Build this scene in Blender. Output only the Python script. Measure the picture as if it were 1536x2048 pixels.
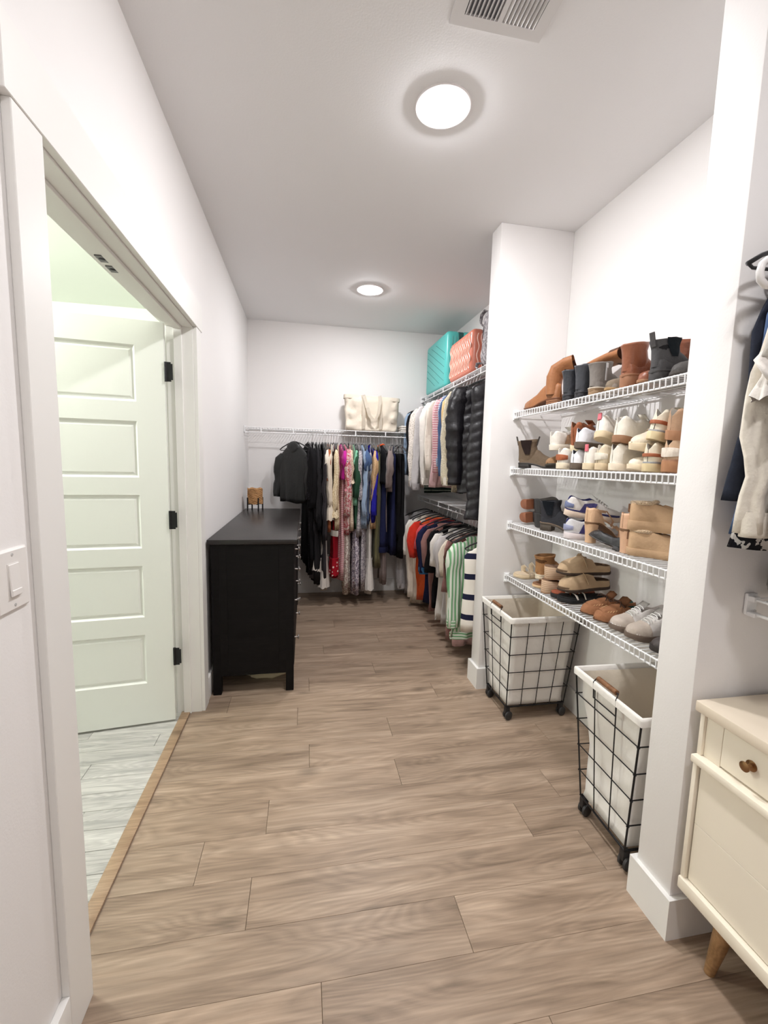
import bpy, bmesh, math, random
from mathutils import Vector, Matrix, noise
random.seed(7)
for o in list(bpy.data.objects): bpy.data.objects.remove(o)
scene = bpy.context.scene
C = scene.collection
pi = math.pi

# ------------------------------------------------------------------ camera
F, YAW, PITCH, ROLL, HC = 861.66, 0.1840, -0.1142, -0.0254, 1.3937
fw = Vector((math.sin(YAW)*math.cos(PITCH), math.cos(YAW)*math.cos(PITCH), math.sin(PITCH)))
rt = Vector((math.cos(YAW), -math.sin(YAW), 0)); dn = fw.cross(rt)
cr = math.cos(ROLL)*rt + math.sin(ROLL)*dn
cd = -math.sin(ROLL)*rt + math.cos(ROLL)*dn
cam_data = bpy.data.cameras.new('camera'); cam = bpy.data.objects.new('camera', cam_data); C.objects.link(cam)
cam_data.sensor_fit = 'HORIZONTAL'; cam_data.sensor_width = 36; cam_data.lens = F/1536*36
cam_data.clip_start = 0.02
cam.matrix_world = Matrix.Translation((0, 0, HC)) @ Matrix((cr, -cd, -fw)).transposed().to_4x4()
scene.camera = cam
def at(u, v, ax, val):
    """world point where the photo pixel (u, v) meets the plane ax = val"""
    r = cr*((u-768)/F) + cd*((v-1024)/F) + fw
    o = Vector((0, 0, HC)); i = 'xyz'.index(ax)
    return o + r*((val-o[i])/r[i])

# ------------------------------------------------------------------ world, exposure
w = bpy.data.worlds.new('world'); scene.world = w; w.use_nodes = True
w.node_tree.nodes['Background'].inputs[0].default_value = (0.9, 0.9, 1, 1)
w.node_tree.nodes['Background'].inputs[1].default_value = 0.0
scene.view_settings.view_transform = 'Standard'
scene.view_settings.look = 'None'
scene.view_settings.gamma = 1
scene.view_settings.use_curve_mapping = False
scene.view_settings.exposure = 0.41
LAMP_W = 21.0
LAMP_COL = (0.99, 0.98, 1.0)
BATH_W = 130.0
BATH_COL = (0.98, 1.0, 0.96)

# ------------------------------------------------------------------ room dimensions (metres)
XL, XR, XP = -0.553, 1.525, 1.075
YB, YF, H = 4.525, -1.3, 2.74
D1, D2, HD = 1.087, 2.386, 2.046          # doorway
WL = -0.68                                # bathroom side of the left wall
P1N, P1F, P2N, P2F = 0.967, 1.095, 2.414, 2.535
SH_X = 1.222                              # front lip of the right-hand shelves

# ------------------------------------------------------------------ material helpers
def lin(c):
    return tuple(((x/255)/12.92 if x/255 <= 0.04045 else ((x/255+0.055)/1.055)**2.4) for x in c)
_m = {}
def new_mat(name):
    m = bpy.data.materials.new(name); m.use_nodes = True
    nt = m.node_tree; b = nt.nodes['Principled BSDF']
    return m, nt, b
def mat(name, rgb, rough=0.6, metal=0.0, var=0.0, vscale=8, bump=0.0, bscale=60, sheen=0.0, spec=None, trans=0.0):
    if name in _m: return _m[name]
    m, nt, b = new_mat(name)
    c = lin(rgb)
    b.inputs['Base Color'].default_value = (*c, 1); b.inputs['Roughness'].default_value = rough
    b.inputs['Metallic'].default_value = metal
    if spec is not None: b.inputs['Specular IOR Level'].default_value = spec
    if sheen: b.inputs['Sheen Weight'].default_value = sheen
    tc = None
    if var or bump:
        tc = nt.nodes.new('ShaderNodeTexCoord')
    if var:
        n = nt.nodes.new('ShaderNodeTexNoise'); n.inputs['Scale'].default_value = vscale; n.inputs['Detail'].default_value = 5
        nt.links.new(tc.outputs['Object'], n.inputs['Vector'])
        mx = nt.nodes.new('ShaderNodeMix'); mx.data_type = 'RGBA'
        mx.inputs[6].default_value = (*[x*(1-var) for x in c], 1)
        mx.inputs[7].default_value = (*[min(1, x*(1+var)) for x in c], 1)
        nt.links.new(n.outputs['Fac'], mx.inputs[0]); nt.links.new(mx.outputs[2], b.inputs['Base Color'])
    if bump:
        n2 = nt.nodes.new('ShaderNodeTexNoise'); n2.inputs['Scale'].default_value = bscale; n2.inputs['Detail'].default_value = 4
        nt.links.new(tc.outputs['Object'], n2.inputs['Vector'])
        bp_ = nt.nodes.new('ShaderNodeBump'); bp_.inputs['Strength'].default_value = bump; bp_.inputs['Distance'].default_value = 0.01
        nt.links.new(n2.outputs['Fac'], bp_.inputs['Height']); nt.links.new(bp_.outputs['Normal'], b.inputs['Normal'])
    _m[name] = m
    return m
def cloth(rgb, var=0.10, vscale=14):
    return mat('cloth_%d_%d_%d' % rgb, rgb, 0.92, 0, var, vscale, 0.35, 45, sheen=0.15 if sum(rgb) > 240 else 0.0, spec=0.2)
def leather(rgb, rough=0.5):
    g_ = sum(rgb)/3; rgb = tuple(int(c*0.86+g_*0.14) for c in rgb)
    return mat('leather_%d_%d_%d_%d' % (*rgb, int(rough*100)), rgb, rough, 0, 0.16, 16, 0.25, 60, spec=0.4)
def stripes(name, rgbs, axis=2, period=0.03, fracs=None, offset=0.0, rough=0.9):
    """hard printed bands along one object axis"""
    if name in _m: return _m[name]
    m, nt, b = new_mat(name)
    b.inputs['Roughness'].default_value = rough; b.inputs['Specular IOR Level'].default_value = 0.2
    tc = nt.nodes.new('ShaderNodeTexCoord'); sp = nt.nodes.new('ShaderNodeSeparateXYZ')
    nt.links.new(tc.outputs['Object'], sp.inputs[0])
    a = nt.nodes.new('ShaderNodeMath'); a.operation = 'ADD'; a.inputs[1].default_value = 50*period+offset
    nt.links.new(sp.outputs[axis], a.inputs[0])
    d = nt.nodes.new('ShaderNodeMath'); d.operation = 'DIVIDE'; d.inputs[1].default_value = period
    nt.links.new(a.outputs[0], d.inputs[0])
    fr = nt.nodes.new('ShaderNodeMath'); fr.operation = 'FRACT'; nt.links.new(d.outputs[0], fr.inputs[0])
    r = nt.nodes.new('ShaderNodeValToRGB'); r.color_ramp.interpolation = 'CONSTANT'
    fracs = fracs or [i/len(rgbs) for i in range(len(rgbs))]
    els = r.color_ramp.elements
    els[0].position = fracs[0]; els[0].color = (*lin(rgbs[0]), 1)
    els[1].position = fracs[1]; els[1].color = (*lin(rgbs[1]), 1)
    for p_, c_ in list(zip(fracs, rgbs))[2:]:
        e = els.new(p_); e.color = (*lin(c_), 1)
    nt.links.new(fr.outputs[0], r.inputs[0]); nt.links.new(r.outputs[0], b.inputs['Base Color'])
    _m[name] = m
    return m
def blotch(name, rgbs, scale=25, kind='noise', stops=None, rough=0.9):
    """printed fabric: patches of several colours"""
    if name in _m: return _m[name]
    m, nt, b = new_mat(name)
    b.inputs['Roughness'].default_value = rough; b.inputs['Specular IOR Level'].default_value = 0.2
    tc = nt.nodes.new('ShaderNodeTexCoord')
    if kind == 'noise':
        n = nt.nodes.new('ShaderNodeTexNoise'); n.inputs['Scale'].default_value = scale; n.inputs['Detail'].default_value = 3
        out = n.outputs['Fac']
    else:
        n = nt.nodes.new('ShaderNodeTexVoronoi'); n.inputs['Scale'].default_value = scale
        n.inputs['Randomness'].default_value = 0.5
        out = n.outputs['Distance']
    nt.links.new(tc.outputs['Object'], n.inputs['Vector'])
    r = nt.nodes.new('ShaderNodeValToRGB'); r.color_ramp.interpolation = 'CONSTANT'
    stops = stops or [0.0]+[0.38+0.24*i/(len(rgbs)-1) for i in range(1, len(rgbs))]
    els = r.color_ramp.elements
    els[0].position = stops[0]; els[0].color = (*lin(rgbs[0]), 1)
    els[1].position = stops[1]; els[1].color = (*lin(rgbs[1]), 1)
    for p_, c_ in list(zip(stops, rgbs))[2:]:
        e = els.new(p_); e.color = (*lin(c_), 1)
    nt.links.new(out, r.inputs[0]); nt.links.new(r.outputs[0], b.inputs['Base Color'])
    _m[name] = m
    return m
def wood(name, dark, mid, light, rough=0.45, gs=1.0, spread=0.06, bump=0.15, spec=0.35):
    """plank wood: grain along the object's x axis, every plank shifted by its own random"""
    if name in _m: return _m[name]
    m, nt, b = new_mat(name); N, Lk = nt.nodes, nt.links
    tc = N.new('ShaderNodeTexCoord'); oi = N.new('ShaderNodeObjectInfo')
    mul = N.new('ShaderNodeVectorMath'); mul.operation = 'SCALE'
    comb = N.new('ShaderNodeCombineXYZ')
    for i, k in enumerate((7.3, 3.1, 11.7)):
        mm = N.new('ShaderNodeMath'); mm.operation = 'MULTIPLY'; mm.inputs[1].default_value = k*5
        Lk.new(oi.outputs['Random'], mm.inputs[0]); Lk.new(mm.outputs[0], comb.inputs[i])
    add = N.new('ShaderNodeVectorMath'); Lk.new(tc.outputs['Object'], add.inputs[0]); Lk.new(comb.outputs[0], add.inputs[1])
    mp = N.new('ShaderNodeMapping'); mp.inputs['Scale'].default_value = (1.5*gs, 15*gs, 15*gs); Lk.new(add.outputs[0], mp.inputs[0])
    n1 = N.new('ShaderNodeTexNoise'); n1.inputs['Scale'].default_value = 1.6; n1.inputs['Detail'].default_value = 9; n1.inputs['Roughness'].default_value = 0.55; n1.inputs['Distortion'].default_value = 0.5
    Lk.new(mp.outputs[0], n1.inputs['Vector'])
    # cathedral rings
    mp2 = N.new('ShaderNodeMapping'); mp2.inputs['Scale'].default_value = (0.9*gs, 6*gs, 6*gs); Lk.new(add.outputs[0], mp2.inputs[0])
    n2 = N.new('ShaderNodeTexNoise'); n2.inputs['Scale'].default_value = 0.9; n2.inputs['Detail'].default_value = 2; Lk.new(mp2.outputs[0], n2.inputs['Vector'])
    r1 = N.new('ShaderNodeMath'); r1.operation = 'MULTIPLY'; r1.inputs[1].default_value = 34; Lk.new(n2.outputs['Fac'], r1.inputs[0])
    r2 = N.new('ShaderNodeMath'); r2.operation = 'PINGPONG'; r2.inputs[1].default_value = 0.5; Lk.new(r1.outputs[0], r2.inputs[0])
    mp3 = N.new('ShaderNodeMapping'); mp3.inputs['Scale'].default_value = (6*gs, 160*gs, 160*gs); Lk.new(add.outputs[0], mp3.inputs[0])
    n3 = N.new('ShaderNodeTexNoise'); n3.inputs['Scale'].default_value = 1; n3.inputs['Detail'].default_value = 3; Lk.new(mp3.outputs[0], n3.inputs['Vector'])
    ramp = N.new('ShaderNodeValToRGB'); e = ramp.color_ramp.elements
    e[0].position = 0.22; e[0].color = (*lin(dark), 1); e[1].position = 0.80; e[1].color = (*lin(light), 1)
    em = e.new(0.5); em.color = (*lin(mid), 1)
    Lk.new(n1.outputs['Fac'], ramp.inputs[0])
    mx = N.new('ShaderNodeMix'); mx.data_type = 'RGBA'; mx.blend_type = 'MULTIPLY'; mx.inputs[0].default_value = 1
    rr = N.new('ShaderNodeMapRange'); rr.inputs['From Min'].default_value = 0; rr.inputs['From Max'].default_value = 0.5
    rr.inputs['To Min'].default_value = 0.86; rr.inputs['To Max'].default_value = 1.05; Lk.new(r2.outputs[0], rr.inputs[0])
    rr3 = N.new('ShaderNodeMapRange'); rr3.inputs['From Min'].default_value = 0.3; rr3.inputs['From Max'].default_value = 0.7
    rr3.inputs['To Min'].default_value = 0.84; rr3.inputs['To Max'].default_value = 1.10; Lk.new(n3.outputs['Fac'], rr3.inputs[0])
    pr = N.new('ShaderNodeMath'); pr.operation = 'MULTIPLY'; Lk.new(rr.outputs[0], pr.inputs[0]); Lk.new(rr3.outputs[0], pr.inputs[1])
    # per plank tint
    rt_ = N.new('ShaderNodeMapRange'); rt_.inputs['To Min'].default_value = 1-spread; rt_.inputs['To Max'].default_value = 1+spread
    Lk.new(oi.outputs['Random'], rt_.inputs[0])
    pr2 = N.new('ShaderNodeMath'); pr2.operation = 'MULTIPLY'; Lk.new(pr.outputs[0], pr2.inputs[0]); Lk.new(rt_.outputs[0], pr2.inputs[1])
    # dark knots
    mpk = N.new('ShaderNodeMapping'); mpk.inputs['Scale'].default_value = (2.2, 4.4, 4.4); Lk.new(add.outputs[0], mpk.inputs[0])
    vk = N.new('ShaderNodeTexVoronoi'); vk.inputs['Scale'].default_value = 1.15; Lk.new(mpk.outputs[0], vk.inputs['Vector'])
    rk = N.new('ShaderNodeMapRange'); rk.inputs['From Min'].default_value = 0.03; rk.inputs['From Max'].default_value = 0.17
    rk.inputs['To Min'].default_value = 0.55; rk.inputs['To Max'].default_value = 1.0; Lk.new(vk.outputs['Distance'], rk.inputs[0])
    pr3 = N.new('ShaderNodeMath'); pr3.operation = 'MULTIPLY'; Lk.new(pr2.outputs[0], pr3.inputs[0]); Lk.new(rk.outputs[0], pr3.inputs[1])
    Lk.new(ramp.outputs[0], mx.inputs[6]); Lk.new(pr3.outputs[0], mx.inputs[7]); Lk.new(mx.outputs[2], b.inputs['Base Color'])
    b.inputs['Roughness'].default_value = rough; b.inputs['Specular IOR Level'].default_value = spec
    bu = N.new('ShaderNodeBump'); bu.inputs['Strength'].default_value = bump; bu.inputs['Distance'].default_value = 0.004
    Lk.new(pr.outputs[0], bu.inputs['Height']); Lk.new(bu.outputs[0], b.inputs['Normal'])
    _m[name] = m
    return m
def emit(name, rgb, strength):
    if name in _m: return _m[name]
    m, nt, b = new_mat(name)
    b.inputs['Base Color'].default_value = (*rgb, 1); b.inputs['Emission Color'].default_value = (*rgb, 1); b.inputs['Emission Strength'].default_value = strength
    _m[name] = m
    return m

# ------------------------------------------------------------------ mesh helpers
def link(name, me, m, parent=None, loc=(0, 0, 0), rot=None, smooth=False):
    o = bpy.data.objects.new(name, me); C.objects.link(o)
    if m is not None:
        for k in (m if isinstance(m, (list, tuple)) else [m]): me.materials.append(k)
    if parent is not None: o.parent = parent
    o.location = loc
    if rot is not None: o.rotation_euler = rot
    if smooth:
        me.polygons.foreach_set('use_smooth', [True]*len(me.polygons))
    return o
def from_bm(name, bm, m, parent=None, loc=(0, 0, 0), rot=None, smooth=False, angle=None):
    me = bpy.data.meshes.new(name); bm.normal_update(); bm.to_mesh(me); bm.free()
    o = link(name, me, m, parent, loc, rot, smooth)
    if angle is not None:
        me.polygons.foreach_set('use_smooth', [True]*len(me.polygons))
        me.set_sharp_from_angle(angle=angle)
    return o
def add_box(bm, lo, hi, bevel=0.0, seg=1):
    lo, hi = Vector(lo), Vector(hi)
    r = bmesh.ops.create_cube(bm, size=1.0, matrix=Matrix.Translation((lo+hi)/2) @ Matrix.Diagonal((*(hi-lo), 1)))
    if bevel:
        vs = set(r['verts']); es = [e for e in bm.edges if e.verts[0] in vs and e.verts[1] in vs]
        bmesh.ops.bevel(bm, geom=es, offset=bevel, segments=seg, affect='EDGES', profile=0.5)
def box(name, lo, hi, m, parent=None, bevel=0.0, seg=1, loc=(0, 0, 0), rot=None):
    bm = bmesh.new(); add_box(bm, lo, hi, bevel, seg)
    return from_bm(name, bm, m, parent, loc, rot, angle=math.radians(35) if bevel and seg > 1 else None)
def boxes(name, lst, m, parent=None, bevel=0.0):
    bm = bmesh.new()
    for lo, hi in lst: add_box(bm, lo, hi, bevel)
    return from_bm(name, bm, m, parent)
def add_tube(bm, pts, r, n=8, cap=True, ry=None, ups=None):
    """tube along a polyline; r is a number or a list; ry flattens across"""
    pts = [Vector(p) for p in pts]; k = len(pts)
    rs = r if isinstance(r, (list, tuple)) else [r]*k
    rys = ry if isinstance(ry, (list, tuple)) else ([ry]*k if ry is not None else rs)
    rings = []; up = None
    for i, p in enumerate(pts):
        t = (pts[min(i+1, k-1)]-pts[max(i-1, 0)]).normalized()
        if up is None:
            up = Vector(ups) if ups is not None else (Vector((0, 0, 1)) if abs(t.z) < 0.9 else Vector((0, 1, 0)))
        s = t.cross(up)
        if s.length < 1e-6: s = t.orthogonal()
        s.normalize(); up = s.cross(t).normalized()
        rings.append([bm.verts.new(p+s*(rs[i]*math.cos(2*pi*j/n))+up*(rys[i]*math.sin(2*pi*j/n))) for j in range(n)])
    for a, b in zip(rings, rings[1:]):
        for j in range(n):
            bm.faces.new((a[j], a[(j+1) % n], b[(j+1) % n], b[j]))
    if cap:
        bm.faces.new(rings[0][::-1]); bm.faces.new(rings[-1])
    return rings
def tube(name, pts, r, m, parent=None, n=8, cap=True, ry=None, ups=None, loc=(0, 0, 0), rot=None):
    bm = bmesh.new(); add_tube(bm, pts, r, n, cap, ry, ups)
    return from_bm(name, bm, m, parent, loc, rot, angle=math.radians(50))
def add_lathe(bm, prof, n=32, c=(0, 0, 0)):
    rings = []
    for (r, z) in prof:
        if r < 1e-6: rings.append([bm.verts.new((c[0], c[1], c[2]+z))])
        else: rings.append([bm.verts.new((c[0]+r*math.cos(2*pi*j/n), c[1]+r*math.sin(2*pi*j/n), c[2]+z)) for j in range(n)])
    for a, b in zip(rings, rings[1:]):
        if len(a) == 1 and len(b) == 1: continue
        for j in range(n):
            j2 = (j+1) % n
            if len(a) == 1: bm.faces.new((a[0], b[j2], b[j]))
            elif len(b) == 1: bm.faces.new((a[j], a[j2], b[0]))
            else: bm.faces.new((a[j], a[j2], b[j2], b[j]))
def lathe(name, prof, m, parent=None, n=32, loc=(0, 0, 0), rot=None):
    bm = bmesh.new(); add_lathe(bm, prof, n)
    return from_bm(name, bm, m, parent, loc, rot, angle=math.radians(40))
def loft(bm, rings, close=True, cap0=False, cap1=False):
    """rings: lists of points with equal count"""
    vr = [[bm.verts.new(p) for p in r] for r in rings]; n = len(vr[0])
    for a, b in zip(vr, vr[1:]):
        for j in range(n if close else n-1):
            bm.faces.new((a[j], a[(j+1) % n], b[(j+1) % n], b[j]))
    if cap0: bm.faces.new(vr[0][::-1])
    if cap1: bm.faces.new(vr[-1])
    return vr
def empty(name, loc=(0, 0, 0), rot=(0, 0, 0)):
    o = bpy.data.objects.new(name, None); C.objects.link(o); o.location = loc; o.rotation_euler = rot; o.empty_display_size = 0.05
    return o
def tag(o, label, cat, group=None, kind=None):
    o['label'] = label; o['category'] = cat
    if group: o['group'] = group
    if kind: o['kind'] = kind
    return o
def struct(o, label=None):
    o['kind'] = 'structure'
    if label: o['label'] = label
    return o
def thing(name, label, cat, loc=(0, 0, 0), rot=(0, 0, 0), group=None):
    return tag(empty(name, loc, rot), label, cat, group)
def copy_tree(o, parent=None):
    c = o.copy(); C.objects.link(c)
    if parent is not None: c.parent = parent
    for ch in list(o.children): copy_tree(ch, c)
    return c

# ------------------------------------------------------------------ materials in common
WALL = mat('wall_paint', (241, 238, 236), 0.75, var=0.012, vscale=3, bump=0.04, bscale=180)
CEIL = mat('ceiling_paint', (240, 239, 239), 0.85, bump=0.04, bscale=160)
TRIM = mat('trim_paint', (240, 238, 234), 0.42)
BATHW = mat('bath_paint', (236, 240, 230), 0.7)
WIRE = mat('wire_vinyl', (243, 243, 243), 0.35)
BLACKM = mat('black_metal', (26, 25, 27), 0.45, metal=0.3)
STEEL = mat('hook_steel', (200, 200, 204), 0.25, metal=1.0)
FLOORW = wood('floor_oak', (120, 101, 84), (162, 140, 120), (188, 166, 145), 0.40, gs=0.9, spread=0.08)
BATHF = wood('bath_plank', (150, 148, 144), (190, 187, 181), (214, 211, 205), 0.5, gs=1.5, spread=0.05)

# ------------------------------------------------------------------ room shell
fl = struct(box('floor', (WL, YF, -0.05), (XR+0.12, YB+0.12, -0.0075), mat('subfloor', (196, 172, 146), 0.8)), 'brown oak plank floor of the walk-in closet')
PW, PL = 0.1665, 1.213
known = {0: 0.484, 1: -0.168, 2: 0.86, 3: -0.137, 4: 0.423, 5: 0.028, 6: 0.45, 7: -0.032, -1: 0.05, -2: 0.62}
FX0 = -0.612
for k in range(-14, 22):
    y0 = 1.016+k*PW; y1 = y0+PW
    if y0 < YF: y0 = YF
    y1 = min(y1, YB)
    if y1-y0 < 0.01: continue
    j = known.get(k, (k*0.437) % 1.2-0.3)
    while j > FX0: j -= PL
    xs = j
    while xs < XR:
        a, b_ = max(xs, FX0 if y1 > D1-0.2 and y0 < D2+0.2 else XL), min(xs+PL, XR)
        if b_-a > 0.02:
            cx, cy = (a+b_)/2, (y0+y1)/2
            bm = bmesh.new(); add_box(bm, (a-cx+0.0006, y0-cy+0.0002, -0.0075), (b_-cx-0.0006, y1-cy-0.0002, 0), 0.0006)
            from_bm('plank', bm, FLOORW, fl, (cx, cy, 0))
        xs += PL
bf = struct(box('floor_bathroom', (-3.2, -0.6, -0.05), (WL+0.02, 3.55, -0.006), mat('grout', (150, 147, 142), 0.8)), 'pale grey plank floor of the bathroom beyond the door')
BP = 0.0955
for k in range(-6, 24):
    y0 = 1.06+k*BP
    j = -3.4-((k*0.371) % 1)*0.9
    while j < -0.655:
        a, b_ = max(j, -2.6), min(j+0.92, -0.655)
        if b_-a > 0.02:
            cx, cy = (a+b_)/2, y0+BP/2
            bm = bmesh.new(); add_box(bm, (a-cx+0.0008, -BP/2+0.0008, -0.0055), (b_-cx-0.0008, BP/2-0.0008, 0), 0.001)
            from_bm('plank', bm, BATHF, bf, (cx, cy, 0))
        j += 0.92
struct(box('ceiling', (WL, YF, H), (XR+0.12, YB+0.12, H+0.1), CEIL))
struct(boxes('wall_left', [((WL, YF, 0), (XL, D1-0.006, H)), ((WL, D2+0.006, 0), (XL, YB, H)), ((WL, D1-0.006, HD+0.006), (XL, D2+0.006, H))], WALL))
struct(box('wall_back', (WL, YB, 0), (XR+0.12, YB+0.12, H), WALL))
struct(box('wall_right', (XR, YF, 0), (XR+0.12, YB, H), WALL))
struct(box('wall_front', (WL, YF-0.12, 0), (XR+0.12, YF, H), WALL))
struct(box('wall_partition_near', (XP, P1N, 0), (XR, P1F, H), WALL, bevel=0.003, seg=2), 'short partition wall on the near side of the shoe alcove')
struct(box('wall_partition_far', (XP, P2N, 0), (XR, P2F, H), WALL, bevel=0.003, seg=2), 'short partition wall on the far side of the shoe alcove')
# bathroom beyond the doorway
struct(box('wall_bathroom_back', (-3.2, 3.48, 0), (WL, 3.6, 2.5), BATHW))
struct(box('wall_bathroom_side', (-3.3, -0.6, 0), (-3.2, 3.6, 2.5), BATHW))
struct(box('wall_bathroom_front', (-3.2, -0.7, 0), (WL, -0.6, 2.5), BATHW))
struct(box('ceiling_bathroom', (-3.2, -0.6, 2.44), (WL, 3.55, 2.5), BATHW))
# baseboards
BBH, BBT = 0.133, 0.015
def bb(name, lo, hi): return struct(box(name, lo, hi, TRIM, bevel=0.0025, seg=2))
bb('baseboard_left_near', (XL, YF, 0), (XL+0.018, D1-0.1, BBH))
bb('baseboard_left_far', (XL, D2+0.1, 0), (XL+BBT, YB, BBH))
bb('baseboard_back', (XL+BBT, YB-BBT, 0), (XR-BBT, YB, BBH))
bb('baseboard_right_back', (XR-BBT, P2F, 0), (XR, YB, BBH))
bb('baseboard_right_alcove', (XR-BBT, P1F+BBT, 0), (XR, P2N-BBT, BBH))
bb('baseboard_right_near', (XR-BBT, YF, 0), (XR, P1N-BBT, BBH))
for nm, a, b_ in (('near', P1N, P1F), ('far', P2N, P2F)):
    struct(boxes('baseboard_partition_'+nm, [((XP-BBT, a-BBT, 0), (XP, b_+BBT, BBH)), ((XP, a-BBT, 0), (XR, a, BBH)), ((XP, b_, 0), (XR, b_+BBT, BBH))], TRIM))
# door casing, jamb, threshold
tr = struct(empty('trim_1', (XL, (D1+D2)/2, 0)), 'white flat door casing around the bathroom doorway')
def rel(o_, lo, hi): return tuple(Vector(lo)-o_.location), tuple(Vector(hi)-o_.location)
CT = 0.018
for nm, lo, hi in (('casing_leg', (XL, D1-0.1, 0), (XL+CT, D1, HD)), ('casing_leg', (XL, D2, 0), (XL+CT, D2+0.09, HD)),
                   ('casing_head', (XL, D1-0.122, HD), (XL+CT+0.003, D2+0.11, HD+0.138))):
    a, b_ = rel(tr, lo, hi); box(nm, a, b_, TRIM, tr, bevel=0.0015)
jb = struct(empty('trim_2', (XL, (D1+D2)/2, 0)), 'white door jamb with stop lining the doorway')
JT = 0.018
for nm, lo, hi in (('jamb_side', (WL, D2-0.004, 0), (XL, D2+0.004, HD)), ('jamb_side', (WL, D1-0.004, 0), (XL, D1+0.004, HD)),
                   ('jamb_head', (WL, D1, HD-0.006), (XL, D2, HD+0.004)),
                   ('door_stop', (-0.642, D2-0.016, 0), (-0.604, D2-0.004, HD-0.018)), ('door_stop', (-0.642, D1+0.004, 0), (-0.604, D1+0.016, HD-0.018)),
                   ('door_stop', (-0.642, D1+0.004, HD-0.018), (-0.604, D2-0.004, HD-0.006)),
                   ('casing_bathroom', (WL-0.018, D2, 0), (WL, D2+0.09, HD)), ('casing_bathroom', (WL-0.018, D1-0.09, 0), (WL, D1, HD)),
                   ('casing_bathroom', (WL-0.018, D1-0.09, HD), (WL, D2+0.09, HD+0.09))):
    a, b_ = rel(jb, lo, hi); box(nm, a, b_, TRIM, jb, bevel=0.0012)
for y in (1.655, 1.735):
    a, b_ = rel(jb, (-0.675, y-0.026, HD-0.009), (-0.645, y+0.026, HD-0.006))
    sp_ = box('strike_plate', a, b_, mat('strike_metal', (95, 92, 92), 0.35, metal=0.9), jb, bevel=0.001)
    sp_['label'] = 'dark metal ball catch plate'
    c_ = Vector((-0.66, y, HD-0.0095))-jb.location
    lathe('catch_cup', [(0, -0.001), (0.009, -0.001), (0.011, 0.0005), (0.011, 0.002)], BLACKM, sp_, 16, c_)
struct(box('trim_3', (-0.657, D1-0.02, 0), (-0.611, D2, 0.009), wood('threshold_wood', (140, 112, 86), (168, 140, 112), (186, 158, 130), 0.45, gs=1.2), bevel=0.003, seg=2), 'tan wooden threshold strip across the doorway')
# the open door leaf with five panels
dr = struct(empty('door_1', (-0.668, 2.306, 0.012), (0, 0, math.atan2(-0.1215, -0.9926))), 'white five-panel door standing open into the bathroom')
DWT = mat('door_paint', (238, 239, 232), 0.4)
DW, DT = 0.61, 0.035      # local: x along the leaf from the hinge, +y faces the closet after rotation
pz = [(0.219, 0.479), (0.572, 0.838), (0.927, 1.194), (1.279, 1.550), (1.642, 1.905)]
ux0, ux1 = 0.127, 0.483
bm = bmesh.new()
add_box(bm, (0, -DT, 0), (ux0, 0, 2.02)); add_box(bm, (ux1, -DT, 0), (DW, 0, 2.02))
zz = [0]+[v for p_ in pz for v in p_]+[2.02]
for i in range(0, len(zz), 2): add_box(bm, (ux0, -DT, zz[i]), (ux1, 0, zz[i+1]))
leaf = from_bm('leaf', bm, DWT, dr)
for z0, z1 in pz:
    bm = bmesh.new()
    def rect(i, y): return [(ux0+i, y, z0+i), (ux1-i, y, z0+i), (ux1-i, y, z1-i), (ux0+i, y, z1-i)]
    for sgn, off in ((1, 0), (-1, -DT)):
        loft(bm, [rect(0.0, off), rect(0.010, off-sgn*0.010), rect(0.018, off-sgn*0.0105), rect(0.026, off-sgn*0.005)], cap1=True)
    from_bm('panel', bm, DWT, leaf)
for z in (0.351, 1.068, 1.791):
    hg = box('hinge', (-0.004, -0.002, z-0.046), (0.0, 0.003, z+0.046), BLACKM, dr)
    hg['label'] = 'black door hinge'
    tube('knuckle', [(-0.006, 0.004, z-0.046), (-0.006, 0.004, z+0.046)], 0.007, BLACKM, hg, 10)
    bm = bmesh.new()
    a = Matrix.Rotation(-dr.rotation_euler.z, 4, 'Z') @ Vector((0.032, 0.0, 0))
    pl = [(-0.006, 0.004), (-0.006+a.x, 0.004+a.y)]
    t_ = Vector((a.y, -a.x, 0)).normalized()*0.003
    lo, hi = z-0.046, z+0.046
    q = [Vector((pl[0][0], pl[0][1], 0)), Vector((pl[1][0], pl[1][1], 0))]
    v = [bm.verts.new((q[0].x, q[0].y, lo)), bm.verts.new((q[1].x, q[1].y, lo)), bm.verts.new((q[1].x, q[1].y, hi)), bm.verts.new((q[0].x, q[0].y, hi))]
    f = bm.faces.new(v); r = bmesh.ops.extrude_face_region(bm, geom=[f])
    bmesh.ops.translate(bm, verts=[x for x in r['geom'] if isinstance(x, bmesh.types.BMVert)], vec=t_)
    bmesh.ops.bevel(bm, geom=[e for e in bm.edges if abs(e.verts[0].co.z-e.verts[1].co.z) < 1e-5 and e.calc_length() < 0.005 and abs((e.verts[0].co-q[1]).xy.length) < 0.01], offset=0.008, segments=4, affect='EDGES')
    from_bm('hinge_plate', bm, BLACKM, hg)

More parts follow.
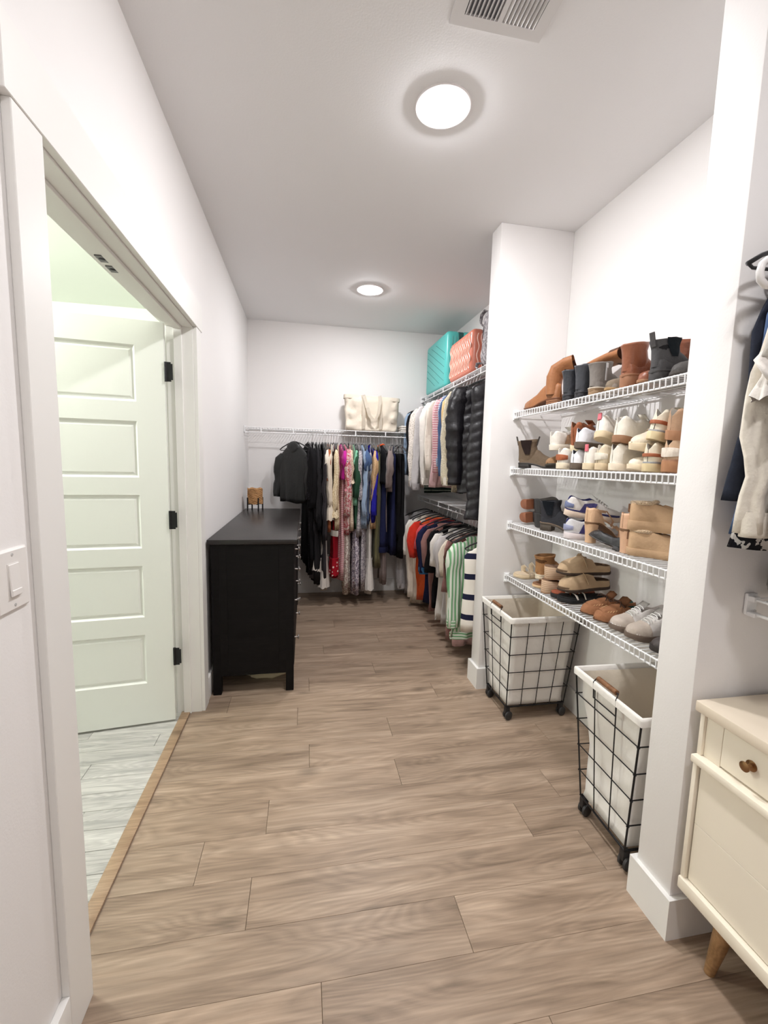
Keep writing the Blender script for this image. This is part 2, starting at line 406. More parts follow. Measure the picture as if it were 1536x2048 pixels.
# ------------------------------------------------------------------ lamps
def ceiling_lamp(x, y, z, label, watts, col, group):
    t = thing('ceiling_light', label, 'ceiling light', (x, y, z), group=group)
    lathe('trim_ring', [(0.105, 0), (0.1055, -0.005), (0.103, -0.0075), (0.098, -0.0078), (0.076, -0.0045), (0.073, -0.0045)], mat('lamp_ring', (246, 242, 240), 0.4), t, 48)
    # frosted dome: the diffuser itself gives off the light, down and sideways
    lathe('lens', [(0.0745, -0.0045), (0.0735, -0.008), (0.066, -0.0135), (0.045, -0.0175), (0.022, -0.0195), (0, -0.020)], emit('lamp_lens_%d' % round(watts*10), col, watts/(pi*0.0200)), t, 48)
    return t
G = 'disk lights on the ceiling'
ceiling_lamp(0.510, 1.732, H, 'large bright round disk light on the ceiling nearest the vent', LAMP_W, LAMP_COL, G)
ceiling_lamp(0.500, 3.526, H, 'smaller looking round disk light farther back on the ceiling', LAMP_W*0.80, LAMP_COL, G)
ceiling_lamp(0.505, -0.06, H, 'round disk light above the near end of the closet', LAMP_W*0.60, LAMP_COL, G)
t = thing('globe_light', 'round globe light on the bathroom ceiling', 'ceiling light', (-1.90, 1.95, 2.44))
lathe('ceiling_plate', [(0, 0), (0.07, 0), (0.07, -0.012), (0.03, -0.03), (0.03, -0.05)], TRIM, t, 24)
lathe('globe', [(0.03, -0.045), (0.07, -0.062), (0.098, -0.10), (0.105, -0.145), (0.09, -0.20), (0.05, -0.235), (0, -0.245)], emit('globe_glow', BATH_COL, BATH_W), t, 24)
# ceiling vent
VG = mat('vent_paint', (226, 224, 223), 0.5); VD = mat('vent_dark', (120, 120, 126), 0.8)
t = thing('ceiling_vent', 'white slatted air register on the ceiling', 'vent', (0.578, 1.275, H))
vw = 0.150
bm = bmesh.new()
for lo, hi in (((-vw, -vw, -0.008), (vw, -0.115, 0)), ((-vw, 0.115, -0.008), (vw, vw, 0)), ((-vw, -0.115, -0.008), (-0.113, 0.115, 0)), ((0.113, -0.115, -0.008), (vw, 0.115, 0)), ((-0.007, -0.115, -0.008), (0.007, 0.115, 0))):
    add_box(bm, lo, hi)
from_bm('frame', bm, VG, t)
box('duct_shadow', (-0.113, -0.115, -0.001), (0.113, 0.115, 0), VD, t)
sl = bpy.data.meshes.new('slat'); bm = bmesh.new(); add_box(bm, (-0.0055, -0.114, -0.0006), (0.0055, 0.114, 0.0006)); bm.to_mesh(sl); bm.free(); sl.materials.append(VG)
for s in (-1, 1):
    for i in range(8):
        o = bpy.data.objects.new('slat', sl); C.objects.link(o); o.parent = t
        o.location = (s*(0.0145+0.0131*i), 0, -0.0055); o.rotation_euler = (0, s*0.75, 0)
for sx in (-0.132, 0.132): lathe('screw', [(0.004, -0.0085), (0.003, -0.0095), (0, -0.0098)], mat('screw', (190, 188, 186), 0.4), t, 10, (sx, 0, 0))

# ------------------------------------------------------------------ ventilated wire shelves
WR = 0.0024
def tube_mesh(name, pts, r, m, n=6):
    bm = bmesh.new(); add_tube(bm, pts, r, n); me = bpy.data.meshes.new(name); bm.to_mesh(me); bm.free(); me.materials.append(m)
    return me
def wire_shelf(label, L, D, loc, rotz, lip=0.032, rod=False, spacing=0.0254, tie=0.30, ends=(True, True)):
    """local: x along the shelf, y=0 at the front lip, y=D at the wall, z=0 the deck"""
    t = thing('wire_shelf', label, 'shelf', loc, (0, 0, rotz), 'white wire shelves')
    tube('front_rail', [(0, 0, -0.002), (L, 0, -0.002)], 0.0036, WIRE, t, 8)
    if not rod:
        tube('lip_rail', [(0, 0.002, -lip), (L, 0.002, -lip)], 0.0040, WIRE, t, 8)
    else:
        tube('hanging_rail', [(0, 0.0, -lip), (L, 0.0, -lip)], 0.0050, WIRE, t, 8)
        k = max(2, round(L/tie))
        for i in range(k):
            x = (i+0.5)*L/k
            box('rail_tie', (x-0.005, -0.003, -lip), (x+0.005, 0.003, 0.0), WIRE, t, bevel=0.001)
    tube('rear_rail', [(0, D-0.012, -0.002), (L, D-0.012, -0.002)], 0.0036, WIRE, t, 8)
    tube('middle_rail', [(0, D*0.52, -0.006), (L, D*0.52, -0.006)], 0.0034, WIRE, t, 8)
    if rod: pts = [(0, D-0.008, 0.0012), (0, 0.0, 0.0012)]
    else: pts = [(0, D-0.008, 0.0012), (0, 0.003, 0.0012), (0, -0.0035, -0.003), (0, -0.0025, -lip-0.002)]
    me = tube_mesh('wire', pts, WR, WIRE, 6)
    n = int((L-0.016)/spacing)
    x0 = (L-n*spacing)/2
    for i in range(n+1):
        o = bpy.data.objects.new('wire', me); C.objects.link(o); o.parent = t; o.location = (x0+i*spacing, 0, 0)
    for e, x, s in ((ends[0], 0, 1), (ends[1], L, -1)):
        if not e: continue
        bm = bmesh.new()
        add_box(bm, (x-0.003*(s > 0)-0.0, -0.016, -0.05), (x+0.003*(s < 0)+0.0+0.003*s*0, 0.020, 0.010)) if False else None
        lo, hi = sorted((x-s*0.004, x+s*0.004)); add_box(bm, (lo, -0.014, -0.048), (hi, 0.022, 0.012), 0.002)
        lo, hi = sorted((x, x+s*0.026)); add_box(bm, (lo, -0.011, -lip-0.008), (hi, 0.012, -lip+0.004), 0.0015)
        lo, hi = sorted((x, x+s*0.020)); add_box(bm, (lo, -0.011, -0.008), (hi, 0.012, 0.007), 0.0015)
        br = from_bm('end_bracket', bm, WIRE, t)
        lathe('screw', [(0.0045, 0), (0.0045, 0.002), (0, 0.003)], mat('screw', (190, 188, 186), 0.4), br, 8, (x+s*0.004, 0.016, -0.038), (0, s*pi/2, 0))
    k = max(2, round(L/0.45))
    for i in range(k):
        x = (i+0.5)*L/k
        box('wall_clip', (x-0.008, D-0.018, -0.009), (x+0.008, D-0.0015, 0.006), WIRE, t, bevel=0.001)
    return t
SH_Z = [1.708, 1.379, 1.052, 0.730]
AL = P2N-P1F-0.012
D_R = XR-SH_X
names4 = ['topmost wire shelf of the shoe alcove, holding the boots', 'second wire shelf from the top of the shoe alcove, piled with sneakers',
          'third wire shelf from the top of the shoe alcove, with the tan heels', 'lowest wire shelf of the shoe alcove, above the two hampers']
for z, lb in zip(SH_Z, names4):
    # runs along +y with its lip facing -x: local x -> -y (rot -90deg), local y -> +x
    wire_shelf('white ' + lb, AL, D_R, (SH_X, P2N-0.006, z), -pi/2)
BS_Y = 4.218
wire_shelf('white wire shelf along the back wall carrying the canvas tote', XR-XL-0.012, YB-BS_Y, (XL+0.006, BS_Y, 1.692), 0, lip=0.048, rod=True, ends=(True, False))
wire_shelf('white wire shelf high on the right wall under the suitcases', YB-P2F-0.012, D_R, (SH_X, YB-0.006, 2.078), -pi/2, lip=0.042, rod=True)
wire_shelf('white wire shelf low on the right wall with hanging rail for tops', YB-P2F-0.012, D_R, (SH_X, YB-0.006, 1.046), -pi/2, lip=0.042, rod=True)
wire_shelf('white wire shelf above the beige dresser', 1.20, D_R, (SH_X, P1N-0.006, 1.046), -pi/2, lip=0.042, rod=True, ends=(True, False))
wire_shelf('white wire shelf high above the beige dresser at the right edge', 1.20, D_R, (SH_X, P1N-0.006, 2.078), -pi/2, lip=0.042, rod=True, ends=(True, False))

# ------------------------------------------------------------------ black-brown chest of drawers by the left wall
BLK = wood('black_stain', (15, 13, 14), (19, 17, 17), (24, 21, 22), 0.6, spread=0.02, bump=0.08, spec=0.15)
BTOP = mat('black_top', (32, 28, 27), 0.34, var=0.08, vscale=20)
dx0, dx1, dy0, dy1, dz = -0.536, -0.048, 2.535, 4.18, 0.935
t = thing('chest_of_drawers', 'long black wooden chest of drawers against the left wall', 'dresser', ((dx0+dx1)/2, (dy0+dy1)/2, 0))
hx, hy = (dx1-dx0)/2, (dy1-dy0)/2
box('top_board', (-hx-0.006, -hy-0.005, dz-0.028), (hx+0.008, hy+0.005, dz), BTOP, t, bevel=0.003, seg=2)
LGW = 0.046
for sx in (-1, 1):
    for sy in (-1, 1):
        x0, y0 = sx*(hx-0.012)-(LGW if sx > 0 else 0), sy*(hy-0.006)-(LGW if sy > 0 else 0)
        box('leg', (x0, y0, 0), (x0+LGW, y0+LGW, dz-0.028), BLK, t, bevel=0.002)
for sy in (-1, 1):
    y0 = sy*(hy-0.018)
    bm = bmesh.new()
    add_box(bm, (-hx+0.05, y0-0.009, 0.115), (hx-0.05, y0+0.009, dz-0.028))
    sp = from_bm('side_panel', bm, BLK, t)
    for x in (-hx+0.112, hx-0.112):
        pass
    box('stile', (-hx+0.056, y0-0.010-(0.003 if sy < 0 else -0.003), 0.118), (-hx+0.098, y0+0.010-(0.003 if sy < 0 else -0.003), dz-0.03), BLK, sp, bevel=0.001)
    box('stile', (hx-0.098, y0-0.010-(0.003 if sy < 0 else -0.003), 0.118), (hx-0.056, y0+0.010-(0.003 if sy < 0 else -0.003), dz-0.03), BLK, sp, bevel=0.001)
box('back_panel', (-hx+0.02, -hy+0.05, 0.12), (-hx+0.026, hy-0.05, dz-0.03), BLK, t)
boxes('front_frame', [((hx-0.04, -hy+0.05, 0.105), (hx-0.014, hy-0.05, 0.135)), ((hx-0.04, -0.018, 0.13), (hx-0.014, 0.018, dz-0.03)), ((hx-0.04, -hy+0.05, 0.885), (hx-0.014, hy-0.05, dz-0.028))], BLK, t)
KNB = mat('knob_metal', (170, 165, 160), 0.3, metal=0.9)
KND = mat('knob_dark', (45, 42, 42), 0.35, metal=0.8)
rows = [(0.138, 0.375), (0.385, 0.622), (0.632, 0.765), (0.775, 0.882)]
for (z0, z1) in rows:
    split = [(-hy+0.056, -0.022), (0.022, hy-0.056)]
    for (a, b_) in split:
        cols = [(a, b_)] if z1 < 0.7 else [(a, (a+b_)/2-0.003), ((a+b_)/2+0.003, b_)]
        if z0 > 0.70: cols = [(a, (a+b_)/2-0.003), ((a+b_)/2+0.003, b_)]
        for (p_, q_) in cols:
            dwr = box('drawer', (hx-0.034, p_, z0), (hx-0.010, q_, z1), BLK, t, bevel=0.002)
            w_ = q_-p_
            for ky in ([p_+w_*0.2, q_-w_*0.2] if w_ > 0.5 else [(p_+q_)/2]):
                kb = lathe('knob', [(0.005, 0), (0.0045, 0.018), (0.010, 0.020), (0.0165, 0.0235), (0.0165, 0.027), (0.012, 0.029), (0, 0.0295)], KNB, dwr, 14, (hx-0.010, ky, (z0+z1)/2), (0, pi/2, 0))
# something pale under the chest
bm = bmesh.new()
rr = []
for k, (s, h) in enumerate(((1.0, 0.0), (1.02, 0.010), (0.93, 0.030), (0.6, 0.042), (0.2, 0.046))):
    rr.append([(0.13*s*math.cos(2*pi*j/24)*(1+0.08*math.sin(3*j)), 0.09*s*math.sin(2*pi*j/24)*(1+0.1*math.sin(2*j+1)), h) for j in range(24)])
loft(bm, rr, cap0=True, cap1=True)
tag(from_bm('folded_cloth', bm, cloth((214, 200, 168)), None, (-0.235, 2.80, 0.0), smooth=True), 'crumpled cream cloth lying on the floor under the black chest', 'cloth')

# woven votive holder on the chest
t = thing('basket_lantern', 'small woven rattan candle holder in a black stand on the chest', 'candle holder', (-0.44, 4.045, dz))
WV = blotch('rattan', [(120, 82, 48), (176, 132, 86), (206, 165, 115)], 70, 'noise', [0, 0.45, 0.56])
RAT = mat('rattan_rope', (186, 140, 92), 0.8, var=0.35, vscale=30, bump=0.5, bscale=70)
bm = bmesh.new(); add_lathe(bm, [(0.060, 0.060), (0.062, 0.12), (0.060, 0.196), (0.054, 0.196), (0.055, 0.066), (0, 0.064)], 32)
sh = from_bm('basket_shell', bm, WV, t, smooth=True)
for k in range(12):
    z = 0.064+k*0.0118
    ph = k*0.9
    pts = [(0.0625*math.cos(2*pi*j/28), 0.0625*math.sin(2*pi*j/28), z+0.0045*math.sin(5*2*pi*j/28+ph)) for j in range(29)]
    tube('strand', pts, 0.0055, RAT, sh, 6, cap=False)
for k in range(4):
    a = k*pi/2+0.5
    x, y = 0.071*math.cos(a), 0.071*math.sin(a)
    box('stand_leg', (-0.005, -0.005, 0), (0.005, 0.005, 0.115), BLACKM, t, bevel=0.001, loc=(x, y, 0), rot=(0, 0, a))
boxes('stand_cross', [((-0.072, -0.005, 0.052), (0.072, 0.005, 0.060)), ((-0.005, -0.072, 0.052), (0.005, 0.072, 0.060))], BLACKM, t).rotation_euler = (0, 0, 0.5)

# ------------------------------------------------------------------ wire hampers
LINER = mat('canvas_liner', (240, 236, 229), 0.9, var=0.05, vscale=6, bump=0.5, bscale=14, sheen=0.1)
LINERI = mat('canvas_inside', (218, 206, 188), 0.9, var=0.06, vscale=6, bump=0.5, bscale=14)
HW_ = wood('handle_wood', (100, 66, 42), (128, 88, 58), (146, 104, 72), 0.5)
def hamper(label, loc, rotz, TX=0.402, TY=0.375, BX=0.345, BY=0.255, zt=0.600, zb=0.075, sag=0.0):
    t = thing('laundry_hamper', label, 'hamper', loc, (0, 0, rotz), 'rolling wire laundry hampers')
    def P(a, b_, z):
        k = (z-zb)/(zt-zb)
        return Vector((a*(BX+(TX-BX)*k)/2, b_*(BY+(TY-BY)*k)/2, z))
    top = [P(-1, -1, zt), P(1, -1, zt), P(1, 1, zt), P(-1, 1, zt)]
    tube('top_rim', top+[top[0]], 0.0035, BLACKM, t, 8, cap=False)
    bot = [P(-1, -1, zb), P(1, -1, zb), P(1, 1, zb), P(-1, 1, zb)]
    tube('base_rim', bot+[bot[0]], 0.0045, BLACKM, t, 8, cap=False)
    for k in range(1, 5):
        z = zb+(zt-zb)*k/5.0
        for a, b_ in (((-1, -1), (1, -1)), ((1, -1), (1, 1)), ((1, 1), (-1, 1)), ((-1, 1), (-1, -1))):
            p_, q_ = P(*a, z), P(*b_, z); d = (q_-p_).normalized()*0.006
            tube('wire', [p_-d, q_+d], 0.0023, BLACKM, t, 6)
    NY, NX = 3, 4
    for i in range(NX+1):
        for s in (-1, 1):
            a = -1+2*i/NX
            tube('wire', [P(a, s, zb), P(a, s, zt)], 0.0023 if 0 < i < NX else 0.0035, BLACKM, t, 6)
    for i in range(1, NY):
        for s in (-1, 1):
            a = -1+2*i/NY
            tube('wire', [P(s, a, zb), P(s, a, zt)], 0.0023, BLACKM, t, 6)
    for i in range(1, 4):
        a = -1+2*i/4
        tube('base_wire', [P(a, -1, zb), P(a, 1, zb)], 0.0023, BLACKM, t, 6)
    # liner: outside drape, folded over the rim, inside and bottom
    n = 12
    def ring(k, z, grow, amp, ph):
        pts = []
        for s in range(4):
            c0 = [(-1, -1), (1, -1), (1, 1), (-1, 1)][s]; c1 = [(1, -1), (1, 1), (-1, 1), (-1, -1)][s]
            for j in range(n):
                f_ = j/n
                v = P(c0[0]+(c1[0]-c0[0])*f_, c0[1]+(c1[1]-c0[1])*f_, z)
                rad = 1+grow/0.18
                nz = noise.noise(Vector((v.x*9+ph, v.y*9, z*5+k)))*amp
                kk = 1-(amp*1.0)/0.18
                v2 = Vector((v.x*(rad*kk)+v.x/0.18*nz, v.y*(rad*kk)+v.y/0.18*nz, z))
                pts.append(v2)
        return pts
    ph = loc[1]*3
    bm = bmesh.new()
    zs = [zb+0.006, zb+0.03, zb+0.12, zb+0.22, zb+0.32, zb+0.42, zt-0.045, zt-0.012]
    rings = [ring(0, z, -0.006, (0.004 if i in (0, 7) else 0.010+sag), ph) for i, z in enumerate(zs)]
    loft(bm, rings, cap0=True)
    outer = from_bm('liner', bm, LINER, t, smooth=True)
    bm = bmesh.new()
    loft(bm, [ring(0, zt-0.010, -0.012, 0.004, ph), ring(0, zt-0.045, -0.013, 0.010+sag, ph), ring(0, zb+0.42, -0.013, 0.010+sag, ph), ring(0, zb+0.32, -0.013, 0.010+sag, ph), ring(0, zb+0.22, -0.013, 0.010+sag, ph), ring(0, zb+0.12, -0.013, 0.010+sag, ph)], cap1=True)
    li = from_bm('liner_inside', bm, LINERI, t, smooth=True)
    # rolled hem over the rim
    hem = []
    def hring(off, dzz): return [Vector((v.x*(1+off/0.19), v.y*(1+off/0.19), zt+dzz)) for v in ring(0, zt, 0, 0, ph)]
    bm = bmesh.new(); loft(bm, [hring(0.0045, -0.026), hring(0.0055, -0.006), hring(0.004, 0.003), hring(0.0, 0.005), hring(-0.005, 0.002), hring(-0.010, -0.014)])
    from_bm('hem', bm, LINER, outer, smooth=True)
    # handles on the -x and +x sides: black wire drop and wooden grip
    for s in (-1, 1):
        x1 = s*(TX/2+0.004); x2 = s*(TX/2-0.012)
        h = tube('handle_wire', [(x1-s*0.004, -0.062, zt-0.062), (x1, -0.062, zt-0.0), (x2+s*0.006, -0.058, zt+0.018), (x2+s*0.006, 0.058, zt+0.018), (x1, 0.062, zt-0.0), (x1-s*0.004, 0.062, zt-0.062), (x1-s*0.004, -0.062, zt-0.062)], 0.0026, BLACKM, t, 6, cap=False)
        g = tube('wooden_grip', [(x2+s*0.006, -0.050, zt+0.018), (x2+s*0.006, 0.050, zt+0.018)], 0.0095, HW_, h, 12)
        g['label'] = 'brown wooden grip'
    # casters
    for sx in (-1, 1):
        for sy in (-1, 1):
            p_ = P(sx*0.94, sy*0.92, zb)
            cs = box('caster_fork', (-0.014, -0.012, 0.030), (0.014, 0.012, zb-0.002), mat('caster_black', (36, 34, 34), 0.5), t, bevel=0.005, seg=2, loc=(p_.x, p_.y, 0))
            for s2 in (-1, 1):
                lathe('wheel', [(0, -0.007), (0.020, -0.007), (0.0245, -0.004), (0.0245, 0.004), (0.020, 0.007), (0, 0.007)], mat('caster_wheel', (48, 46, 46), 0.6), cs, 20, (0.006, s2*0.013, 0.0245), (pi/2, 0, 0.3))
    return t
hamper('black wire laundry hamper with white liner against the far partition', (1.268, 2.196, 0), 0.0)
h2 = hamper('black wire laundry hamper with white liner beside the near partition', (1.275, 1.297, 0), -0.03, TY=0.36, zt=0.595, sag=0.008)
# laundry inside the near hamper
bm = bmesh.new(); bmesh.ops.create_icosphere(bm, subdivisions=4, radius=1)
for v in bm.verts:
    k = noise.noise(v.co*2.4)*0.25+noise.noise(v.co*6)*0.08
    v.co = Vector((v.co.x*0.12*(1+k), v.co.y*0.085*(1+k), v.co.z*0.085*(1+k*1.6)))
tag(from_bm('laundry_pile', bm, cloth((226, 222, 214)), None, (1.285, 1.285, 0.30), smooth=True), 'white laundry crumpled inside the near wire hamper', 'laundry')

# ------------------------------------------------------------------ beige dresser at the right
BEI = mat('beige_paint', (240, 230, 212), 0.42, var=0.02, vscale=4)
BEI2 = mat('beige_paint_top', (222, 208, 188), 0.38, var=0.03, vscale=4)
by0, by1 = -0.28, 0.944
t = thing('beige_dresser', 'cream painted dresser on tapered wooden legs at the right', 'dresser', (1.30, (by0+by1)/2, 0))
ox, oy = 1.30, (by0+by1)/2
def bx(nm, lo, hi, m=BEI, par=t, bev=0.002, seg=2): return box(nm, (lo[0]-ox, lo[1]-oy, lo[2]), (hi[0]-ox, hi[1]-oy, hi[2]), m, par, bevel=bev, seg=seg)
bx('top_board', (1.062, by0, 0.737), (1.506, by1, 0.767), BEI2, bev=0.004)
bx('body', (1.100, by0+0.012, 0.235), (1.500, by1-0.012, 0.737))
bx('bottom_rail', (1.064, by0+0.004, 0.198), (1.500, by1-0.004, 0.235), bev=0.004)
bx('ledge', (1.060, by0+0.004, 0.590), (1.140, by1-0.004, 0.612), bev=0.004)
for (ya, yb) in ((by1-0.018, by1-0.005), (by0+0.005, by0+0.018)):
    bx('end_panel', (1.070, ya, 0.235), (1.110, yb, 0.590))
    bx('end_panel', (1.078, ya, 0.612), (1.120, yb, 0.737))
bx('upper_stile', (1.086, by1-0.066, 0.612), (1.101, by1-0.018, 0.737))
dys = [(0.610, 0.876), (0.340, 0.602), (0.066, 0.332), (-0.24, 0.058)]
BRASS = mat('antique_brass', (148, 112, 78), 0.3, metal=0.9)
for (a, b_) in dys:
    d_ = bx('drawer', (1.084, a, 0.618), (1.101, b_, 0.733), bev=0.0025)
    kb = lathe('knob', [(0.0135, 0), (0.0135, 0.002), (0.006, 0.004), (0.004, 0.014), (0.009, 0.018), (0.0125, 0.0205), (0.0125, 0.0225), (0.008, 0.0245), (0, 0.025)], BRASS, d_, 20, (1.084-ox, (a+b_)/2+0.056-oy, 0.676), (0, -pi/2, 0))
    kb['label'] = 'round brass knob'
for (a, b_) in ((0.332, by1-0.022), (by0+0.022, 0.326)):
    for (z0, z1) in ((0.238, 0.4125), (0.4135, 0.588)):
        bx('drawer', (1.079, a, z0), (1.101, b_, z1), bev=0.001, seg=1)
LEGW = wood('leg_wood', (120, 88, 56), (150, 114, 76), (170, 132, 92), 0.45)
for (lx, ly, tx_, ty_) in ((1.130, 0.842, -0.012, 0.015), (1.130, -0.15, -0.012, -0.02), (1.44, 0.842, 0.012, 0.015), (1.44, -0.15, 0.012, -0.02)):
    tube('leg', [(lx-ox, ly-oy, 0.20), (lx+tx_*0.5-ox, ly+ty_*0.6-oy, 0.10), (lx+tx_-ox, ly+ty_*1.4-oy, 0.0)], [0.024, 0.0195, 0.0125], LEGW, t, 18)

# ------------------------------------------------------------------ light switch
t = thing('light_switch', 'white rocker light switch on the left wall', 'light switch', (XL, 0.918, 1.153))
SW = mat('switch_plastic', (238, 234, 230), 0.35)
pw = 0.046
bm = bmesh.new()
def rct(i, x): return [(x, -pw+i, -0.060+i), (x, pw-i, -0.060+i), (x, pw-i, 0.060-i), (x, -pw+i, 0.060-i)]
loft(bm, [rct(0, 0), rct(0.0005, 0.003), rct(0.004, 0.0065)], cap1=True)
pl = from_bm('cover_plate', bm, SW, t)
bm = bmesh.new()
loft(bm, [[(0.0062, -0.0165, -0.033), (0.0062, 0.0165, -0.033), (0.0062, 0.0165, 0.033), (0.0062, -0.0165, 0.033)], [(0.0075, -0.0165, -0.033), (0.0075, 0.0165, -0.033), (0.0075, 0.0165, 0.033), (0.0075, -0.0165, 0.033)]], cap1=True)
from_bm('switch_frame', bm, SW, pl)
box('rocker', (0.0070, -0.0150, -0.0310), (0.0105, 0.0150, 0.0310), SW, t, bevel=0.001, rot=(0, -0.05, 0))
box('dimmer_tab', (0.0095, -0.0140, -0.0300), (0.0125, 0.0140, -0.0180), SW, t, bevel=0.0008)
for z in (-0.049, 0.049): lathe('screw', [(0.0032, 0), (0.0028, 0.001), (0, 0.0014)], mat('screw', (190, 188, 186), 0.4), t, 10, (0.0064, 0, z), (0, pi/2, 0))

# ------------------------------------------------------------------ footwear
def project(p):
    v = Vector(p)-Vector((0, 0, HC)); d = v.dot(fw)
    return 768+F*v.dot(cr)/d, 1024+F*v.dot(cd)/d
def y_for(px, x, z, lo=0.2, hi=5.5):
    """distance along the shelf at which a point (x, y, z) is seen at pixel column px"""
    for _ in range(50):
        m_ = (lo+hi)/2
        if project((x, m_, z))[0] > px: lo = m_
        else: hi = m_
    return (lo+hi)/2
def lerp_tab(tab, s):
    if s <= tab[0][0]: return tab[0][1]
    for (a, va), (b, vb) in zip(tab, tab[1:]):
        if s <= b:
            k = (s-a)/(b-a); k = k*k*(3-2*k)*0.5+k*0.5
            return va+(vb-va)*k
    return tab[-1][1]
ROUND = [(0, 0.0), (0.01, 0.013), (0.03, 0.022), (0.07, 0.029), (0.14, 0.033), (0.3, 0.033), (0.45, 0.035), (0.62, 0.044), (0.74, 0.047), (0.84, 0.043), (0.92, 0.033), (0.97, 0.021), (0.99, 0.012), (1, 0.0)]
POINT = [(0, 0.0), (0.01, 0.012), (0.03, 0.020), (0.07, 0.026), (0.14, 0.030), (0.3, 0.029), (0.45, 0.032), (0.62, 0.040), (0.72, 0.040), (0.82, 0.031), (0.9, 0.020), (0.96, 0.011), (0.99, 0.006), (1, 0.0)]
STN = [0, 0.004, 0.015, 0.035, 0.07, 0.12, 0.18, 0.25, 0.32, 0.4, 0.48, 0.56, 0.64, 0.71, 0.78, 0.84, 0.89, 0.93, 0.96, 0.98, 0.994, 1.0]
def sole_part(name, L, W, zb, zt, m, parent, grow=1.0, s0=0.0, s1=1.0, shape=ROUND):
    bm = bmesh.new(); rings = []
    for s in STN:
        s = s0+(s1-s0)*s
        if s0 > 0 or s1 < 1: w_ = lerp_tab(shape, s)*W*grow
        else: w_ = lerp_tab(shape, s)*W*grow
        w_ = max(w_, 0.0015); x = (s-0.5)*L*(1+(grow-1)*0.5)
        b, t_ = lerp_tab(zb, s), lerp_tab(zt, s)
        e = min(0.003, w_*0.3)
        rings.append([(x, -w_+e, b), (x, w_-e, b), (x, w_, b+min(0.003, (t_-b)*0.3)), (x, w_, t_-min(0.002, (t_-b)*0.3)), (x, w_-e*0.5, t_), (x, -w_+e*0.5, t_), (x, -w_, t_-min(0.002, (t_-b)*0.3)), (x, -w_, b+min(0.003, (t_-b)*0.3))])
    loft(bm, rings, cap0=True, cap1=True)
    return from_bm(name, bm, m, parent, angle=math.radians(45))
def upper_part(name, L, W, base, ht, opn, insole, mats, parent, rim=0.74, seed=0.0, wr=0.0015, shape=ROUND, s0=0.0, s1=1.0):
    """opn: table of openness along the shoe; rim: share of the half-width at the collar edge"""
    bm = bmesh.new(); rings = []; flags = []
    NO, NI = 8, 5
    for s_ in STN:
        s = s0+(s1-s0)*s_
        w_ = max(lerp_tab(shape, s)*W*0.985, 0.001); x = (s-0.5)*L*0.985
        b, h, o, ins = lerp_tab(base, s), lerp_tab(ht, s), max(0, min(1, lerp_tab(opn, s))), lerp_tab(insole, s)
        half = []
        for j in range(NO+NI):
            th = (j/(NO+NI-1))*pi/2
            cy, cz = w_*max(0, math.cos(th))**0.75, b+h*math.sin(th)**0.85
            if j < NO:
                f_ = j/(NO-1)
                oy, oz = w_*(1.0+(rim-1.0)*f_**1.6+0.10*math.sin(pi*f_)), b+h*f_
            else:
                f_ = (j-NO+1)/NI
                if f_ <= 0.21: oy, oz = w_*(rim-0.05), b+h*1.0-0.001
                else: oy, oz = w_*(rim-0.12)*(1-(f_-0.2)/0.8), ins+(h+b-ins)*max(0, 0.45-f_)*0.9
            y, z = cy+(oy-cy)*o, cz+(oz-cz)*o
            d = noise.noise(Vector((x*28+seed, y*28, z*28+seed)))*wr
            half.append((x, y+d, z+d*(1 if j > 0 else 0)))
        rings.append(half+[(p[0], -p[1]+2*noise.noise(Vector((p[0]*30, seed, p[2]*30)))*wr*0.3, p[2]) for p in half[:-1][::-1]])
        flags.append(o)
    vr = [[bm.verts.new(p) for p in r] for r in rings]; n = len(vr[0])
    for i, (a, b) in enumerate(zip(vr, vr[1:])):
        for j in range(n-1):
            f = bm.faces.new((a[j], a[j+1], b[j+1], b[j]))
            inner = NO <= j < n-1-NO+0
            f.material_index = 1 if inner and (flags[i]+flags[i+1])/2 > 0.5 else 0
    return from_bm(name, bm, list(mats), parent, smooth=True)
def laces(parent, L, pts, m, r=0.0022):
    """pts: list of (s, half width, z)"""
    for i, (s, w_, z) in enumerate(pts):
        x = (s-0.5)*L
        tube('lace', [(x, -w_, z-0.006), (x+0.002, -w_*0.5, z+0.002), (x+0.004, w_*0.5, z+0.002), (x+0.006, w_, z-0.006)], r, m, parent, 5)
